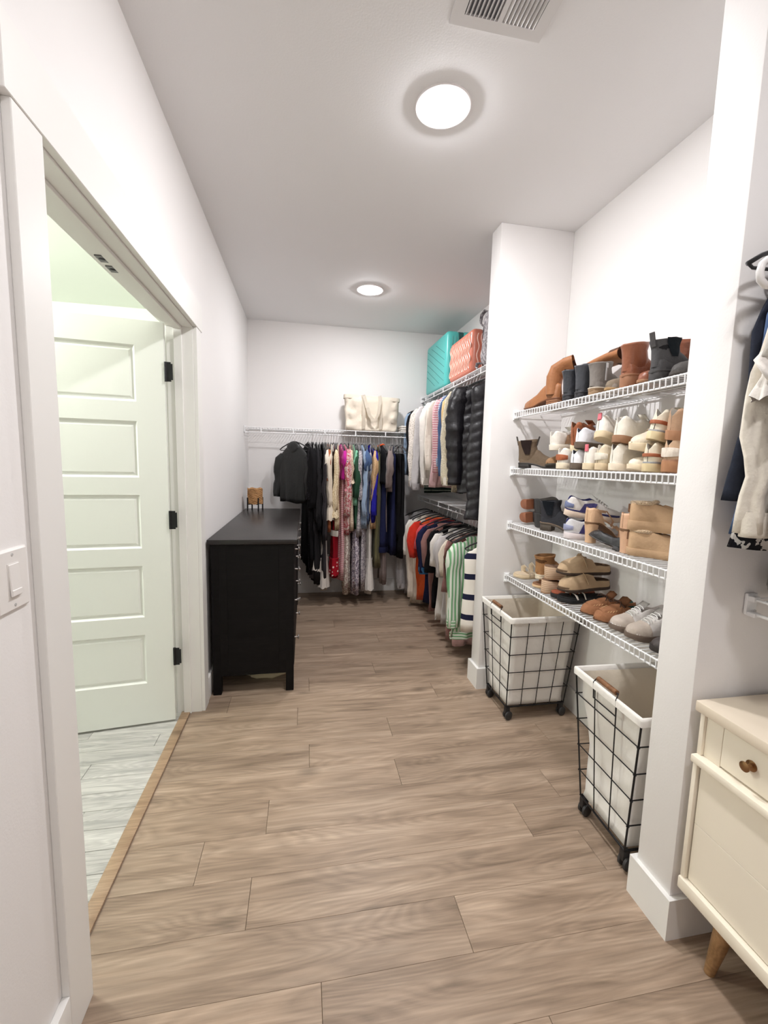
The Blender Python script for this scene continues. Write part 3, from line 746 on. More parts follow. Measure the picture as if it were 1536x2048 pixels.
def sneaker(t, L=0.265, W=1.0, up=(232, 226, 214), sole=(235, 228, 214), lining=(200, 194, 184), lace=(240, 238, 234), sole_t=0.026, collar=0.075, accent=None, heel=None, toe=None, high=0.0, seed=0, stripe=None, stripe2=None, star=None):
    sm = mat('rubber_%d_%d_%d' % sole, sole, 0.7, var=0.05, vscale=30)
    um, lm = leather(up, 0.6), cloth(lining)
    sole_part('sole', L, W, [(0, 0.004), (0.1, 0), (0.7, 0), (0.88, 0.004), (1, 0.012)], [(0, sole_t+0.006), (0.3, sole_t), (0.7, sole_t), (1, sole_t+0.004)], sm, t, 1.06)
    base = [(0, sole_t), (1, sole_t)]
    ht = [(0, collar*0.72), (0.03, collar*0.95), (0.08, collar), (0.16, collar*0.88), (0.28, collar*0.80), (0.42, collar*0.98), (0.52, collar*0.92), (0.62, collar*0.72), (0.75, collar*0.48), (0.88, collar*0.40), (0.96, collar*0.30), (1, collar*0.1)]
    if high: ht = [(s, h+high*max(0, 1-s/0.62)**0.7) for s, h in ht]
    opn = [(0, 0.4), (0.03, 1), (0.42, 1), (0.50, 0.35), (0.56, 0), (1, 0)]
    u = upper_part('upper', L, W, base, ht, opn, [(0, sole_t+0.012), (1, sole_t+0.012)], [um, lm], t, seed=seed)
    c = collar
    if lace:
        laces(u, L, [(0.50, 0.022*W, sole_t+c*0.98), (0.55, 0.023*W, sole_t+c*0.90), (0.60, 0.024*W, sole_t+c*0.80), (0.65, 0.025*W, sole_t+c*0.70), (0.69, 0.025*W, sole_t+c*0.62)], cloth(lace))
    # tongue
    bm = bmesh.new(); hh = high*0.25
    loft(bm, [[(x, y, z) for y in (-0.022*W, -0.011*W, 0, 0.011*W, 0.022*W)] for (x, z) in (((0.56-0.5)*L, sole_t+c*0.84), ((0.48-0.5)*L, sole_t+c*1.05+hh*0.6), ((0.42-0.5)*L, sole_t+c*1.22+hh))], close=False)
    bmesh.ops.solidify(bm, geom=bm.faces[:], thickness=0.005)
    from_bm('tongue', bm, um, u, smooth=True)
    if heel:   # heel tab
        sole_part('heel_tab', L, W, [(0, sole_t+c*0.22), (0.12, sole_t+c*0.26)], [(0, sole_t+c*0.58+high*0.3), (0.12, sole_t+c*0.52+high*0.2)], leather(heel), t, 1.10, 0.0, 0.12)
    if toe:
        upper_part('toe_cap', L, W, [(0, sole_t), (1, sole_t)], [(s, h+0.0028) for s, h in ht], [(0, 0), (1, 0)], [(0, 0), (1, 0)], [leather(toe, 0.8), lm], t, s0=0.72, s1=1.0, shape=[(s, w_*1.02) for s, w_ in ROUND])
    if stripe:
        sole_part('side_band', L, W, [(0.02, sole_t+0.002), (0.9, sole_t+0.002)], [(0.02, sole_t+0.012), (0.9, sole_t+0.012)], leather(stripe), t, 1.035, 0.012, 0.9)
    if stripe2:
        sole_part('side_band', L, W, [(0.0, sole_t+c*0.38), (0.16, sole_t+c*0.32)], [(0.0, sole_t+c*0.52), (0.16, sole_t+c*0.46)], leather(stripe2), t, 1.09, 0.0, 0.16)
    if accent:   # slanted side panels on both flanks
        for sgn in (-1, 1):
            bm = bmesh.new()
            def P_(s, k):
                w_ = lerp_tab(ROUND, s)*W*(1+0.10*math.sin(pi*k)+(-0.26)*k**1.6*(1 if s < 0.5 else 0.6))+0.0022
                return ((s-0.5)*L, sgn*w_, sole_t+lerp_tab(ht, s)*k)
            rows_ = [[P_(s+0.10*k, k) for s in (0.20, 0.28, 0.36, 0.42)] for k in (0.05, 0.3, 0.55, 0.78)]
            loft(bm, rows_, close=False)
            from_bm('side_patch', bm, leather(accent), t, smooth=True)
    if star:
        for sgn in (-1, 1):
            bm = bmesh.new(); cx, cz, R = -0.10*L, sole_t+c*0.48, 0.021
            vs = [bm.verts.new((cx+R*(1 if k % 2 == 0 else 0.42)*math.sin(k*pi/5), sgn*(0.0385*W), cz+R*(1 if k % 2 == 0 else 0.42)*math.cos(k*pi/5))) for k in range(10)]
            f = bm.faces.new(vs); r = bmesh.ops.extrude_face_region(bm, geom=[f])
            bmesh.ops.translate(bm, verts=[v for v in r['geom'] if isinstance(v, bmesh.types.BMVert)], vec=(0, -sgn*0.004, 0))
            from_bm('star_patch', bm, leather(star, 0.7), t)
        box('heel_loop', (-0.5*L-0.001, -0.010, sole_t+c*0.72), (-0.5*L+0.006, 0.010, sole_t+c*1.12), leather(star, 0.7), t, bevel=0.002)
def boot(t, L=0.265, W=0.98, col=(150, 92, 58), sole=(70, 52, 40), shaft=0.17, heel=0.028, rough=0.5, gore=None, tab=None, shape=ROUND, top=1.0, lining=(70, 52, 42), zipper=None, toe=None, rings=False, path=None, seed=0, welt=None, lean=0.0, flat=1.0, heelcol=None):
    m = leather(col, rough); sm = mat('bootsole_%d_%d_%d' % sole, sole, 0.6, var=0.1, vscale=40); lm = cloth(lining)
    st = 0.010
    zb = [(0, heel), (0.25, heel), (0.40, heel*0.75), (0.62, 0.001), (0.85, 0.001), (1, 0.007)]
    zt = [(s, z+st) for s, z in zb]
    sole_part('sole', L, W, zb, zt, sm, t, 1.05, shape=shape)
    hb = sole_part('heel_block', L, W, [(0, 0), (0.3, 0)], [(0, heel+0.002), (0.3, heel+0.002)], mat('bootheel_%d_%d_%d' % heelcol, heelcol, 0.6, var=0.1, vscale=40) if heelcol else sm, t, 1.02, 0.004, 0.27, shape=shape)
    if rings:
        for k in range(3):
            sole_part('heel_layer', L, W, [(0, heel*(k+0.55)/3.3), (0.3, heel*(k+0.55)/3.3)], [(0, heel*(k+0.9)/3.3), (0.3, heel*(k+0.9)/3.3)], leather((206, 148, 104), 0.4), hb, 1.055, 0.0, 0.27, shape=shape)
    b0 = heel+st
    fh = 0.075
    ht = [(0, fh*0.85), (0.05, fh), (0.3, fh*1.15), (0.45, fh*1.05), (0.6, fh*0.82), (0.75, fh*0.62), (0.88, fh*0.52), (0.96, fh*0.36), (1, fh*0.08)]
    upper_part('vamp', L, W, zt, ht, [(0, 0), (1, 0)], [(0, 0), (1, 0)], [m, lm], t, seed=seed, wr=0.002, shape=shape)
    if welt: sole_part('welt', L, W, [(s, z-0.001) for s, z in zt], [(s, z+0.004) for s, z in zt], mat('welt_%d' % welt[0], welt, 0.7), t, 1.08, shape=shape)
    if toe: upper_part('toe_cap', L, W, zt, [(s, h+0.003) for s, h in ht], [(0, 0), (1, 0)], [(0, 0), (1, 0)], [leather(toe, 0.85), lm], t, s0=0.76, s1=1.0, shape=[(s, w_*1.02) for s, w_ in shape])
    # shaft
    bm = bmesh.new(); N = 24
    xa = (0.16-0.5)*L
    if path is None:
        lv = [(b0+0.010, 0.050, 0.028, xa+0.010), (b0+0.045, 0.056, 0.035, xa+0.016), (b0+0.075, 0.052, 0.036, xa+0.010), (b0+0.075+(shaft-0.075)*0.4, 0.051, 0.038*top, xa+0.006), (b0+0.075+(shaft-0.075)*0.75, 0.055, 0.041*top, xa+0.006), (b0+shaft, 0.057*top, 0.043*top, xa+0.006)]
        rr = []
        for i, (z, rx, ry, cx) in enumerate(lv):
            rr.append([(cx+lean*max(0, z-b0-0.07)+rx*math.cos(2*pi*j/N), ry*flat*math.sin(2*pi*j/N), z+(0.006*math.cos(2*pi*j/N)*(1 if i == 5 else 0))+noise.noise(Vector((math.cos(2*pi*j/N)*2+seed, math.sin(2*pi*j/N)*2, z*30)))*0.003*(i > 0)) for j in range(N)])
        o_ = rr[-1]; ce = sum((Vector(p) for p in o_), Vector())/N
        inn = [[tuple(ce+(Vector(p)-ce)*0.93) for p in o_], [tuple(ce+(Vector(p)-ce)*0.80-Vector((0, 0, 0.04))) for p in o_], [tuple(ce+(Vector(p)-ce)*0.5-Vector((0, 0, 0.05))) for p in o_]]
        vr = loft(bm, rr+inn, cap1=True)
        bm.faces.ensure_lookup_table()
        for f in bm.faces:
            f.material_index = 0
        k0 = (len(rr))*N
        for f in bm.faces[k0:]: f.material_index = 1
        sh = from_bm('shaft', bm, [m, lm], t, smooth=True)
        zt_ = b0+shaft; cxt = lv[-1][3]+lean*(shaft-0.07)
        if gore:
            for sgn in (-1, 1):
                bm = bmesh.new(); rws = []
                for k in range(6):
                    f_ = k/5; z = b0+0.045+(shaft-0.047)*f_; hwid = 0.012+0.020*f_**0.8
                    # interpolate radius
                    rx = lerp_tab([(a[0], a[1]) for a in lv], z); ry = lerp_tab([(a[0], a[2]) for a in lv], z); cx = lerp_tab([(a[0], a[3]) for a in lv], z)
                    row = []
                    for q in (-1, -0.5, 0, 0.5, 1):
                        dx_ = q*hwid; yy = ry*flat*math.sqrt(max(0.05, 1-(dx_/rx)**2))+0.0035
                        row.append((cx+lean*max(0, z-b0-0.07)+dx_, sgn*yy, z))
                    rws.append(row)
                loft(bm, rws, close=False)
                from_bm('elastic_gore', bm, cloth(gore), sh, smooth=True)
        if tab:
            for sx in ((-1, 1) if tab[1] > 1 else (-1,)):
                xx = cxt+sx*0.057*top
                tube('pull_tab', [(xx-sx*0.003, 0, zt_-0.03), (xx+sx*0.002, 0, zt_+0.012), (xx+sx*0.010, 0, zt_+0.030)], 0.0022, leather(tab[0]), sh, 6, ry=0.011, ups=(1, 0, 0)) if False else box('pull_tab', (-0.002, -0.011, -0.03), (0.002, 0.011, 0.022), leather(tab[0]), sh, bevel=0.001, loc=(xx, 0, zt_), rot=(0, sx*0.25, 0))
        if zipper:
            box('zipper', (-0.003, 0, b0+0.03), (0.003, 0.003, zt_-0.008), mat('zip_metal', zipper, 0.35, metal=0.8), sh, loc=(cxt-0.01, -0.043*top*flat-0.004, 0))
            box('zip_pull', (-0.004, 0, -0.02), (0.004, 0.003, 0), mat('zip_metal', zipper, 0.35, metal=0.8), sh, loc=(cxt-0.01, -0.043*top*flat-0.008, zt_-0.01))
    else:
        pts = [Vector(p) for p in path]; k = len(pts)
        r1 = [0.046]*2+[0.05+0.014*i/(k-2) for i in range(k-2)]; r2 = [0.033]*2+[0.033-0.012*math.sin(pi*min(1, i/(k-2)))*0.9+0.010*i/(k-2) for i in range(k-2)]
        add_tube(bm, pts, r1, 20, cap=False, ry=r2, ups=(1, 0, 0.2))
        d = (pts[-1]-pts[-2]).normalized()
        nb = len(bm.faces)
        add_tube(bm, [pts[-1]+d*0.0005, pts[-1]-d*0.05, pts[-2]], [r1[-1]*0.94, r1[-1]*0.9, r1[-2]*0.8], 20, cap=False, ry=[r2[-1]*0.92, r2[-1]*0.85, r2[-2]*0.7], ups=(1, 0, 0.2))
        bm.faces.ensure_lookup_table()
        for f in bm.faces[nb:]: f.material_index = 1
        for v in bm.verts: v.co += Vector((noise.noise(v.co*22+Vector((seed, 0, 0))), noise.noise(v.co*22+Vector((0, seed, 5))), noise.noise(v.co*20+Vector((3, 0, seed)))))*0.004
        sh = from_bm('shaft', bm, [m, leather(lining, 0.8)], t, smooth=True)
        add_ = pts[-1]
        rim_bm = bmesh.new()
        side = d.cross(Vector((1, 0, 0.2))).normalized()
    return t
def clog(t, L=0.26, W=1.05, col=(178, 148, 112), sole=(60, 46, 36), foot=(110, 84, 62), strap=True, band=None, open_from=0.46):
    um, lm = leather(col, 0.85), leather(foot, 0.9)
    sole_part('sole', L, W, [(0, 0.003), (0.1, 0), (0.8, 0), (1, 0.008)], [(0, 0.016), (1, 0.016)], mat('clogsole_%d' % sole[0], sole, 0.8), t, 1.04)
    sole_part('footbed', L, W, [(0, 0.0155), (1, 0.0155)], [(0, 0.034), (0.3, 0.030), (0.6, 0.026), (1, 0.028)], lm, t, 1.0)
    upper_part('upper', L, W, [(0, 0.016), (1, 0.016)], [(0, 0.028), (open_from-0.14, 0.034), (open_from-0.02, 0.075), (open_from+0.08, 0.078), (0.75, 0.060), (0.9, 0.045), (1, 0.01)], [(0, 1), (open_from-0.06, 1), (open_from+0.02, 0.1), (0.6, 0), (1, 0)], [(0, 0.034), (1, 0.030)], [um, lm], t, rim=0.95, shape=[(s, w_*1.04) for s, w_ in ROUND])
    if strap:
        x = (open_from+0.08-0.5)*L
        s_ = tube('strap', [(x-0.01, -0.046, 0.040), (x, -0.034, 0.080), (x+0.004, 0, 0.097), (x, 0.034, 0.080), (x-0.01, 0.046, 0.040)], 0.011, um, t, 8, ry=0.0025, ups=(0, 0, 1))
        box('buckle', (-0.010, -0.012, -0.002), (0.010, 0.012, 0.002), mat('buckle_%d' % col[0], tuple(int(c*0.9) for c in col), 0.4, metal=0.4), s_, bevel=0.001, loc=(x, -0.030, 0.090), rot=(0.7, 0, 0))
def moccasin(t, L=0.265, col=(150, 96, 58), lining=(58, 84, 78)):
    um, lm = leather(col, 0.8), cloth(lining)
    sole_part('sole', L, 0.95, [(0, 0.002), (0.1, 0), (0.8, 0), (1, 0.006)], [(0, 0.008), (1, 0.011)], leather((92, 58, 36), 0.8), t, 1.0)
    ht = [(0, 0.045), (0.04, 0.056), (0.2, 0.050), (0.36, 0.050), (0.46, 0.072), (0.58, 0.066), (0.75, 0.050), (0.9, 0.040), (1, 0.012)]
    u = upper_part('upper', L, 1.0, [(0, 0.006), (1, 0.008)], ht, [(0, 0.5), (0.04, 1), (0.38, 1), (0.48, 0.2), (0.54, 0), (1, 0)], [(0, 0.014), (1, 0.014)], [um, lm], t, wr=0.002)
    # raised apron plug with whip stitches
    upper_part('apron', L, 0.66, [(0, 0.052), (1, 0.030)], [(0.4, 0.030), (0.46, 0.028), (0.7, 0.027), (0.85, 0.024), (1, 0.004)], [(0, 0), (1, 0)], [(0, 0), (1, 0)], [um, lm], u, s0=0.44, s1=0.9)
    ts = mat('stitch', (206, 168, 122), 0.8)
    bm = bmesh.new()
    for k in range(15):
        a = -1.25+2.5*k/14
        x = (0.60-0.5)*L+0.072*math.cos(a)-0.0; y = 0.036*math.sin(a*1.15)
        s = min(0.98, 0.5+x/L); z = 0.008+lerp_tab(ht, s)*0.80+0.004
        add_tube(bm, [(x-0.003, y*0.94, z), (x+0.004, y*1.08, z-0.004)], 0.0014, 4)
    st_ = from_bm('stitching', bm, ts, u)
    lc = leather((70, 42, 28), 0.7)
    z = 0.092
    tube('lace', [(0.01, -0.030, 0.066), (0.012, 0, 0.083), (0.01, 0.030, 0.066)], 0.0025, lc, u, 6)
    tube('lace_bow', [(0.012, 0, 0.083), (0.03, -0.02, 0.090), (0.036, -0.035, 0.074), (0.018, -0.014, 0.082), (0.012, 0, 0.083), (0.024, 0.022, 0.090), (0.034, 0.035, 0.072), (0.014, 0.010, 0.082)], 0.0022, lc, u, 6)
    # stand-up tongue flap
    bm = bmesh.new()
    loft(bm, [[(x, y, z_-abs(y)*0.25) for y in (-0.030, -0.015, 0, 0.015, 0.030)] for (x, z_) in ((0.005, 0.074), (-0.008, 0.094), (-0.020, 0.106))], close=False)
    bmesh.ops.solidify(bm, geom=bm.faces[:], thickness=0.004)
    from_bm('tongue', bm, um, u, smooth=True)
def block_heel(t, L=0.24, col=(214, 170, 132), H_=0.095, strap_col=None):
    um = leather(col, 0.55); so = leather((120, 84, 54), 0.6)
    zb = [(0, H_), (0.2, H_*0.97), (0.42, H_*0.62), (0.62, 0.010), (0.8, 0.0), (1, 0.004)]
    zt = [(s, z+0.011) for s, z in zb]
    sole_part('sole', L, 0.92, zb, zt, so, t, 1.0)
    sole_part('insole', L, 0.92, [(s, z-0.001) for s, z in zt], [(s, z+0.003) for s, z in zt], um, t, 0.98)
    x0 = -0.5*L
    bm = bmesh.new()
    rg = []
    for k, (z, rx, ry) in enumerate(((0, 0.021, 0.023), (0.01, 0.0205, 0.0225), (0.05, 0.023, 0.025), (H_+0.002, 0.028, 0.029))):
        rg.append([(x0+0.030+rx*math.copysign(abs(math.cos(a))**0.8, math.cos(a)), ry*math.copysign(abs(math.sin(a))**0.8, math.sin(a)), z) for a in [2*pi*j/20 for j in range(20)]])
    loft(bm, rg, cap0=True, cap1=True)
    hl = from_bm('heel', bm, um, t, smooth=False, angle=math.radians(60))
    # counter around the heel and ankle strap
    upper_part('heel_counter', L, 0.95, zt, [(0, 0.062), (0.06, 0.066), (0.16, 0.060), (0.27, 0.020), (0.34, 0.004)], [(0, 1), (1, 1)], zt, [um, um], t, rim=0.86, s0=0.0, s1=0.34)
    zz = H_+0.060
    cx, rx, ry = x0+0.050, 0.046, 0.031
    tube('ankle_strap', [(cx-rx*math.cos(2*pi*j/16), ry*math.sin(2*pi*j/16), zz+0.006*math.cos(2*pi*j/16)) for j in range(17)], 0.0018, um, t, 6, cap=False, ry=0.007, ups=(0, 0, 1))
    for dx_, hh in ((0.0, 0.050), (0.030, 0.040)):
        xx = 0.17*L+dx_; zb_ = lerp_tab(zt, 0.5+xx/L)
        tube('toe_strap', [(xx-0.012, -0.044, zb_-0.006), (xx, -0.034, zb_+hh*0.7), (xx+0.004, 0, zb_+hh), (xx+0.012, 0.034, zb_+hh*0.7), (xx+0.02, 0.044, zb_-0.006)], 0.008, um, t, 8, ry=0.0020, ups=(0, 0, 1))
    tube('cross_strap', [(cx+rx*0.8, -0.022, zz), (cx+0.07, -0.030, zz-0.045), (0.12*L, 0.010, 0.070)], 0.0055, um, t, 6, ry=0.0018, ups=(0, 0, 1))
    tube('cross_strap', [(cx+rx*0.8, 0.022, zz), (cx+0.07, 0.030, zz-0.045), (0.12*L, -0.010, 0.070)], 0.0055, um, t, 6, ry=0.0018, ups=(0, 0, 1))
def wedge(t, L=0.25, col=(214, 190, 172), base=(206, 178, 150)):
    um = cloth(col); bs = stripes('jute', [(214, 186, 158), (182, 148, 120)], 2, 0.010, [0, 0.62])
    zb = [(0, 0.0), (0.8, 0), (1, 0.006)]
    zt = [(0, 0.070), (0.3, 0.062), (0.55, 0.040), (0.75, 0.026), (1, 0.024)]
    sole_part('jute_wedge', L, 1.0, zb, zt, bs, t, 1.0)
    sole_part('outsole', L, 1.0, [(0, -0.0), (1, 0.004)], [(0, 0.005), (1, 0.009)], mat('gum', (150, 112, 80), 0.7), t, 1.02)
    sole_part('footbed', L, 1.0, [(s, z-0.001) for s, z in zt], [(s, z+0.004) for s, z in zt], leather((128, 96, 74), 0.8), t, 0.96)
    bm = bmesh.new(); rws = []
    for k in range(7):
        s = 0.52+0.33*k/6
        w_ = lerp_tab(ROUND, s)+0.001; b = lerp_tab(zt, s)
        hh = 0.056-0.022*k/6
        rws.append([((s-0.5)*L+(0.02*math.cos(th)**2 if k == 0 else 0), w_*math.cos(th), b-0.008+(hh+0.008)*math.sin(th)) for th in [pi*j/14 for j in range(15)]])
    loft(bm, rws, close=False); bmesh.ops.solidify(bm, geom=bm.faces[:], thickness=0.003)
    from_bm('vamp_band', bm, um, t, smooth=True)
def slipper(t, L=0.25, col=(196, 158, 118), lining=(214, 186, 152), plat=0.045):
    um, fm = leather(col, 0.9), mat('fleece', lining, 1.0, var=0.2, vscale=60, bump=1.0, bscale=160, sheen=0.5)
    sole_part('platform', L, 1.08, [(0, 0.003), (0.1, 0), (0.85, 0), (1, 0.006)], [(0, plat), (1, plat)], um, t, 1.06)
    u = upper_part('upper', L, 1.08, [(0, plat), (1, plat)], [(0, 0.06), (0.05, 0.072), (0.3, 0.064), (0.45, 0.072), (0.6, 0.062), (0.8, 0.048), (0.93, 0.038), (1, 0.01)], [(0, 0.5), (0.04, 1), (0.38, 1), (0.46, 0.3), (0.54, 0), (1, 0)], [(0, plat+0.012), (1, plat+0.012)], [um, fm], t, rim=0.80)
    pts = []
    for j in range(21):
        a = 2*pi*j/20; s = 0.24+0.20*math.cos(a)
        pts.append(((s-0.5)*L, 0.030*math.sin(a), plat+0.068+(0.006 if math.cos(a) > 0.6 else 0)))
    tube('fleece_collar', pts, 0.0075, fm, u, 8, cap=False)
    box('heel_tag', (-0.5*L-0.003, -0.010, plat+0.030), (-0.5*L+0.004, 0.010, plat+0.062), leather((120, 80, 52)), u, bevel=0.001)
def flat_pump(t, L=0.25, col=(34, 33, 35)):
    um = leather(col, 0.45)
    sole_part('sole', L, 0.95, [(0, 0.012), (0.3, 0.010), (0.5, 0.002), (1, 0.003)], [(0, 0.018), (0.3, 0.016), (0.5, 0.008), (1, 0.010)], mat('pump_sole', (46, 42, 42), 0.5), t, 1.0, shape=POINT)
    sole_part('heel_block', L, 0.95, [(0, 0), (0.2, 0)], [(0, 0.013), (0.2, 0.013)], mat('pump_sole', (46, 42, 42), 0.5), t, 1.0, 0.005, 0.2, shape=POINT)
    upper_part('upper', L, 0.95, [(0, 0.016), (0.5, 0.008), (1, 0.010)], [(0, 0.045), (0.05, 0.052), (0.3, 0.036), (0.6, 0.036), (0.72, 0.040), (0.85, 0.030), (1, 0.006)], [(0, 0.5), (0.04, 1), (0.64, 1), (0.70, 0.2), (0.76, 0), (1, 0)], [(0, 0.020), (0.5, 0.014), (1, 0.014)], [um, leather((70, 62, 58), 0.7)], t, rim=0.9, shape=POINT)
def sandal(t, L=0.25, col=(30, 28, 28), straps=(216, 206, 192), foot=(60, 46, 38), plat=0.03, sh=1.0):
    sole_part('sole', L, 1.02, [(0, 0.002), (0.8, 0), (1, 0.006)], [(0, plat), (0.6, plat*0.9), (1, plat)], mat('sandal_sole_%d' % col[0], col, 0.7), t, 1.0)
    sole_part('footbed', L, 1.02, [(0, plat-0.001), (0.6, plat*0.9-0.001), (1, plat-0.001)], [(0, plat+0.006), (0.6, plat*0.9+0.005), (1, plat+0.006)], leather(foot, 0.8), t, 0.95)
    for s, hh in ((0.52, 0.060*sh), (0.70, 0.046*sh)):
        x = (s-0.5)*L; w_ = lerp_tab(ROUND, s)*1.02
        tube('strap', [(x-0.006, -w_, plat-0.004), (x, -w_*0.8, plat+hh*0.72), (x+0.003, 0, plat+hh), (x, w_*0.8, plat+hh*0.72), (x-0.006, w_, plat-0.004)], 0.014, leather(straps, 0.9), t, 8, ry=0.003, ups=(0, 0, 1))
KINDS = {}
def put(kind, label, px, shelf, x, head, dz=0.0, tilt=(0, 0), name=None, group=None, y=None, fpx=None, **kw):
    """one shoe: px is the photo column of its middle, fpx of its front end at the shelf lip, head the toe direction in degrees (0 = towards the wall)"""
    z = SH_Z[shelf]+0.0042+dz
    yy = y if y is not None else (y_for(px, x, z+0.04) if fpx is None else y_for(fpx, 1.235, z+0.03)+(x-1.235)*math.tan(math.radians(head)))
    cat = {'boot': 'boot', 'sneaker': 'sneaker', 'clog': 'clog', 'moccasin': 'moccasin', 'block_heel': 'sandal', 'wedge': 'sandal', 'slipper': 'slipper', 'flat_pump': 'shoe', 'sandal': 'sandal'}[kind]
    nm = name or {'boot': 'ankle_boot', 'sneaker': 'sneaker', 'clog': 'suede_clog', 'moccasin': 'moccasin', 'block_heel': 'heeled_sandal', 'wedge': 'espadrille_wedge', 'slipper': 'fleece_slipper', 'flat_pump': 'pointed_flat', 'sandal': 'strap_sandal'}[kind]
    t = thing(nm, label, cat, (x, yy, z), (0, 0, 0), group)
    t.rotation_mode = 'ZYX'
    t.rotation_mode = 'XYZ'
    t.rotation_euler = (Matrix.Rotation(math.radians(head), 3, 'Z') @ Matrix.Rotation(math.radians(tilt[0]), 3, 'Y') @ Matrix.Rotation(math.radians(tilt[1]), 3, 'X')).to_euler()
    globals()[kind](t, **kw)
    return t
G1, G2, G3, G4 = 'boots on the top shoe shelf', 'shoes on the second shoe shelf', 'shoes on the third shoe shelf', 'shoes on the lowest shoe shelf'
TAN = (176, 112, 66); BLK_ = (58, 60, 66); GRY = (132, 124, 118)
# --- top shelf
put('boot', 'tall tan leather boot with flopped shaft, its toe at the far end of the shelf', 0, 0, 1.285, 104, y=2.235, name='tall_boot', group=G1, col=TAN, sole=(120, 76, 48), heel=0.034, rings=True, shape=POINT, lining=(74, 48, 38), seed=1,
    path=[(-0.083, 0, 0.06), (-0.082, 0, 0.11), (-0.080, 0.0, 0.150), (-0.090, -0.010, 0.180), (-0.125, -0.03, 0.198), (-0.165, -0.05, 0.205)])
put('boot', 'tall tan leather boot whose long shaft lies over the small black boots', 0, 0, 1.395, 98, y=2.16, name='tall_boot', group=G1, col=TAN, sole=(120, 76, 48), heel=0.034, rings=True, shape=POINT, lining=(96, 62, 44), seed=4,
    path=[(-0.083, 0, 0.06), (-0.082, 0, 0.11), (-0.086, 0.0, 0.145), (-0.12, 0.0, 0.172), (-0.20, -0.005, 0.190), (-0.28, -0.01, 0.202), (-0.34, -0.015, 0.208)])
put('boot', 'small black leather ankle boot beside the tall tan boots', 0, 0, 1.352, 8, fpx=1128, group=G1, col=BLK_, sole=(44, 44, 48), shaft=0.118, heel=0.020, rough=0.4, lining=(40, 40, 46), L=0.235, W=0.85, seed=3, gore=(40, 42, 50))
put('boot', 'small black leather ankle boot next to the grey zipped boot', 0, 0, 1.352, 8, fpx=1153, group=G1, col=(66, 68, 74), sole=(44, 44, 48), shaft=0.122, heel=0.020, rough=0.38, lining=(36, 42, 64), L=0.235, W=0.85, seed=6)
put('boot', 'grey suede ankle boot with a side zip and tan sole', 0, 0, 1.355, 8, fpx=1181, group=G1, col=GRY, sole=(150, 122, 92), shaft=0.112, heel=0.018, rough=0.85, lining=(190, 176, 164), zipper=(200, 200, 200), L=0.24, W=0.92, seed=8, welt=(214, 200, 180))
put('boot', 'grey suede ankle boot turned toe outward beside its zipped mate', 0, 0, 1.360, 176, fpx=1210, group=G1, col=(138, 128, 116), sole=(166, 132, 88), shaft=0.100, heel=0.014, rough=0.85, lining=(190, 176, 164), toe=(128, 112, 92), L=0.24, W=0.92, seed=9)
put('boot', 'cognac leather ankle boot with its tall heel facing out', 0, 0, 1.352, 4, fpx=1247, group=G1, col=(150, 86, 56), sole=(150, 104, 74), shaft=0.118, heel=0.040, rough=0.35, lining=(110, 72, 52), L=0.245, seed=11)
put('boot', 'cognac leather ankle boot with its round toe facing out', 0, 0, 1.362, 181, fpx=1277, group=G1, col=(142, 80, 54), sole=(160, 116, 84), shaft=0.125, heel=0.030, rough=0.4, lining=(110, 72, 52), L=0.245, W=0.9, seed=12)
put('boot', 'charcoal chelsea boot with a pull tab, heel facing out', 0, 0, 1.352, 4, fpx=1307, group=G1, col=(72, 70, 72), sole=(62, 60, 60), shaft=0.108, heel=0.026, rough=0.7, gore=(22, 28, 32), tab=((70, 66, 66), 1), lining=(40, 40, 42), L=0.245, seed=13)
put('boot', 'charcoal chelsea boot with its round toe facing out', 0, 0, 1.362, 182, fpx=1345, group=G1, col=(76, 72, 70), sole=(70, 64, 60), shaft=0.108, heel=0.016, rough=0.7, gore=(22, 28, 32), lining=(40, 40, 42), L=0.245, seed=14)
# --- second shelf, bottom row
put('boot', 'brown chelsea boot standing upright with two pull tabs', 0, 1, 1.292, -42, y=2.222, group=G2, col=(112, 92, 72), sole=(50, 46, 44), shaft=0.125, heel=0.020, rough=0.8, gore=(42, 32, 30), tab=((64, 54, 48), 2), lining=(96, 80, 66), L=0.235, W=0.9, seed=21)
put('boot', 'brown chelsea boot lying with its round toe out under the white sneakers', 0, 1, 1.352, 196, fpx=1096, dz=0.010, tilt=(0, 10), group=G2, col=(146, 106, 68), sole=(58, 52, 42), shaft=0.06, heel=0.014, rough=0.75, lining=(96, 80, 66), L=0.245, seed=22)
put('sneaker', 'white sneaker with an orange heel on the bottom row of the pile', 0, 1, 1.350, 6, fpx=1120, group=G2, up=(230, 224, 212), sole=(230, 216, 190), heel=(176, 92, 50), accent=(188, 104, 60), L=0.25, seed=31, collar=0.08)
put('sneaker', 'white sneaker with a dark brown sole on the bottom row', 0, 1, 1.350, 12, fpx=1148, group=G2, up=(232, 232, 236), sole=(96, 82, 70), lining=(52, 54, 60), L=0.25, seed=32, collar=0.068)
put('sneaker', 'white sneaker with a pink star on the bottom row', 0, 1, 1.350, 4, fpx=1174, group=G2, up=(234, 226, 214), sole=(222, 204, 172), star=(226, 104, 118), L=0.25, seed=33, collar=0.078)
put('sneaker', 'sand colored knit sneaker on the bottom row beside the star sneaker', 0, 1, 1.350, 0, fpx=1198, group=G2, up=(220, 204, 174), sole=(214, 192, 158), heel=(232, 224, 206), L=0.25, seed=34, collar=0.085, W=0.9)
put('sneaker', 'cream leather sneaker on the bottom row, heel out', 0, 1, 1.350, 2, fpx=1227, group=G2, up=(232, 224, 208), sole=(230, 216, 194), L=0.25, seed=35, collar=0.085)
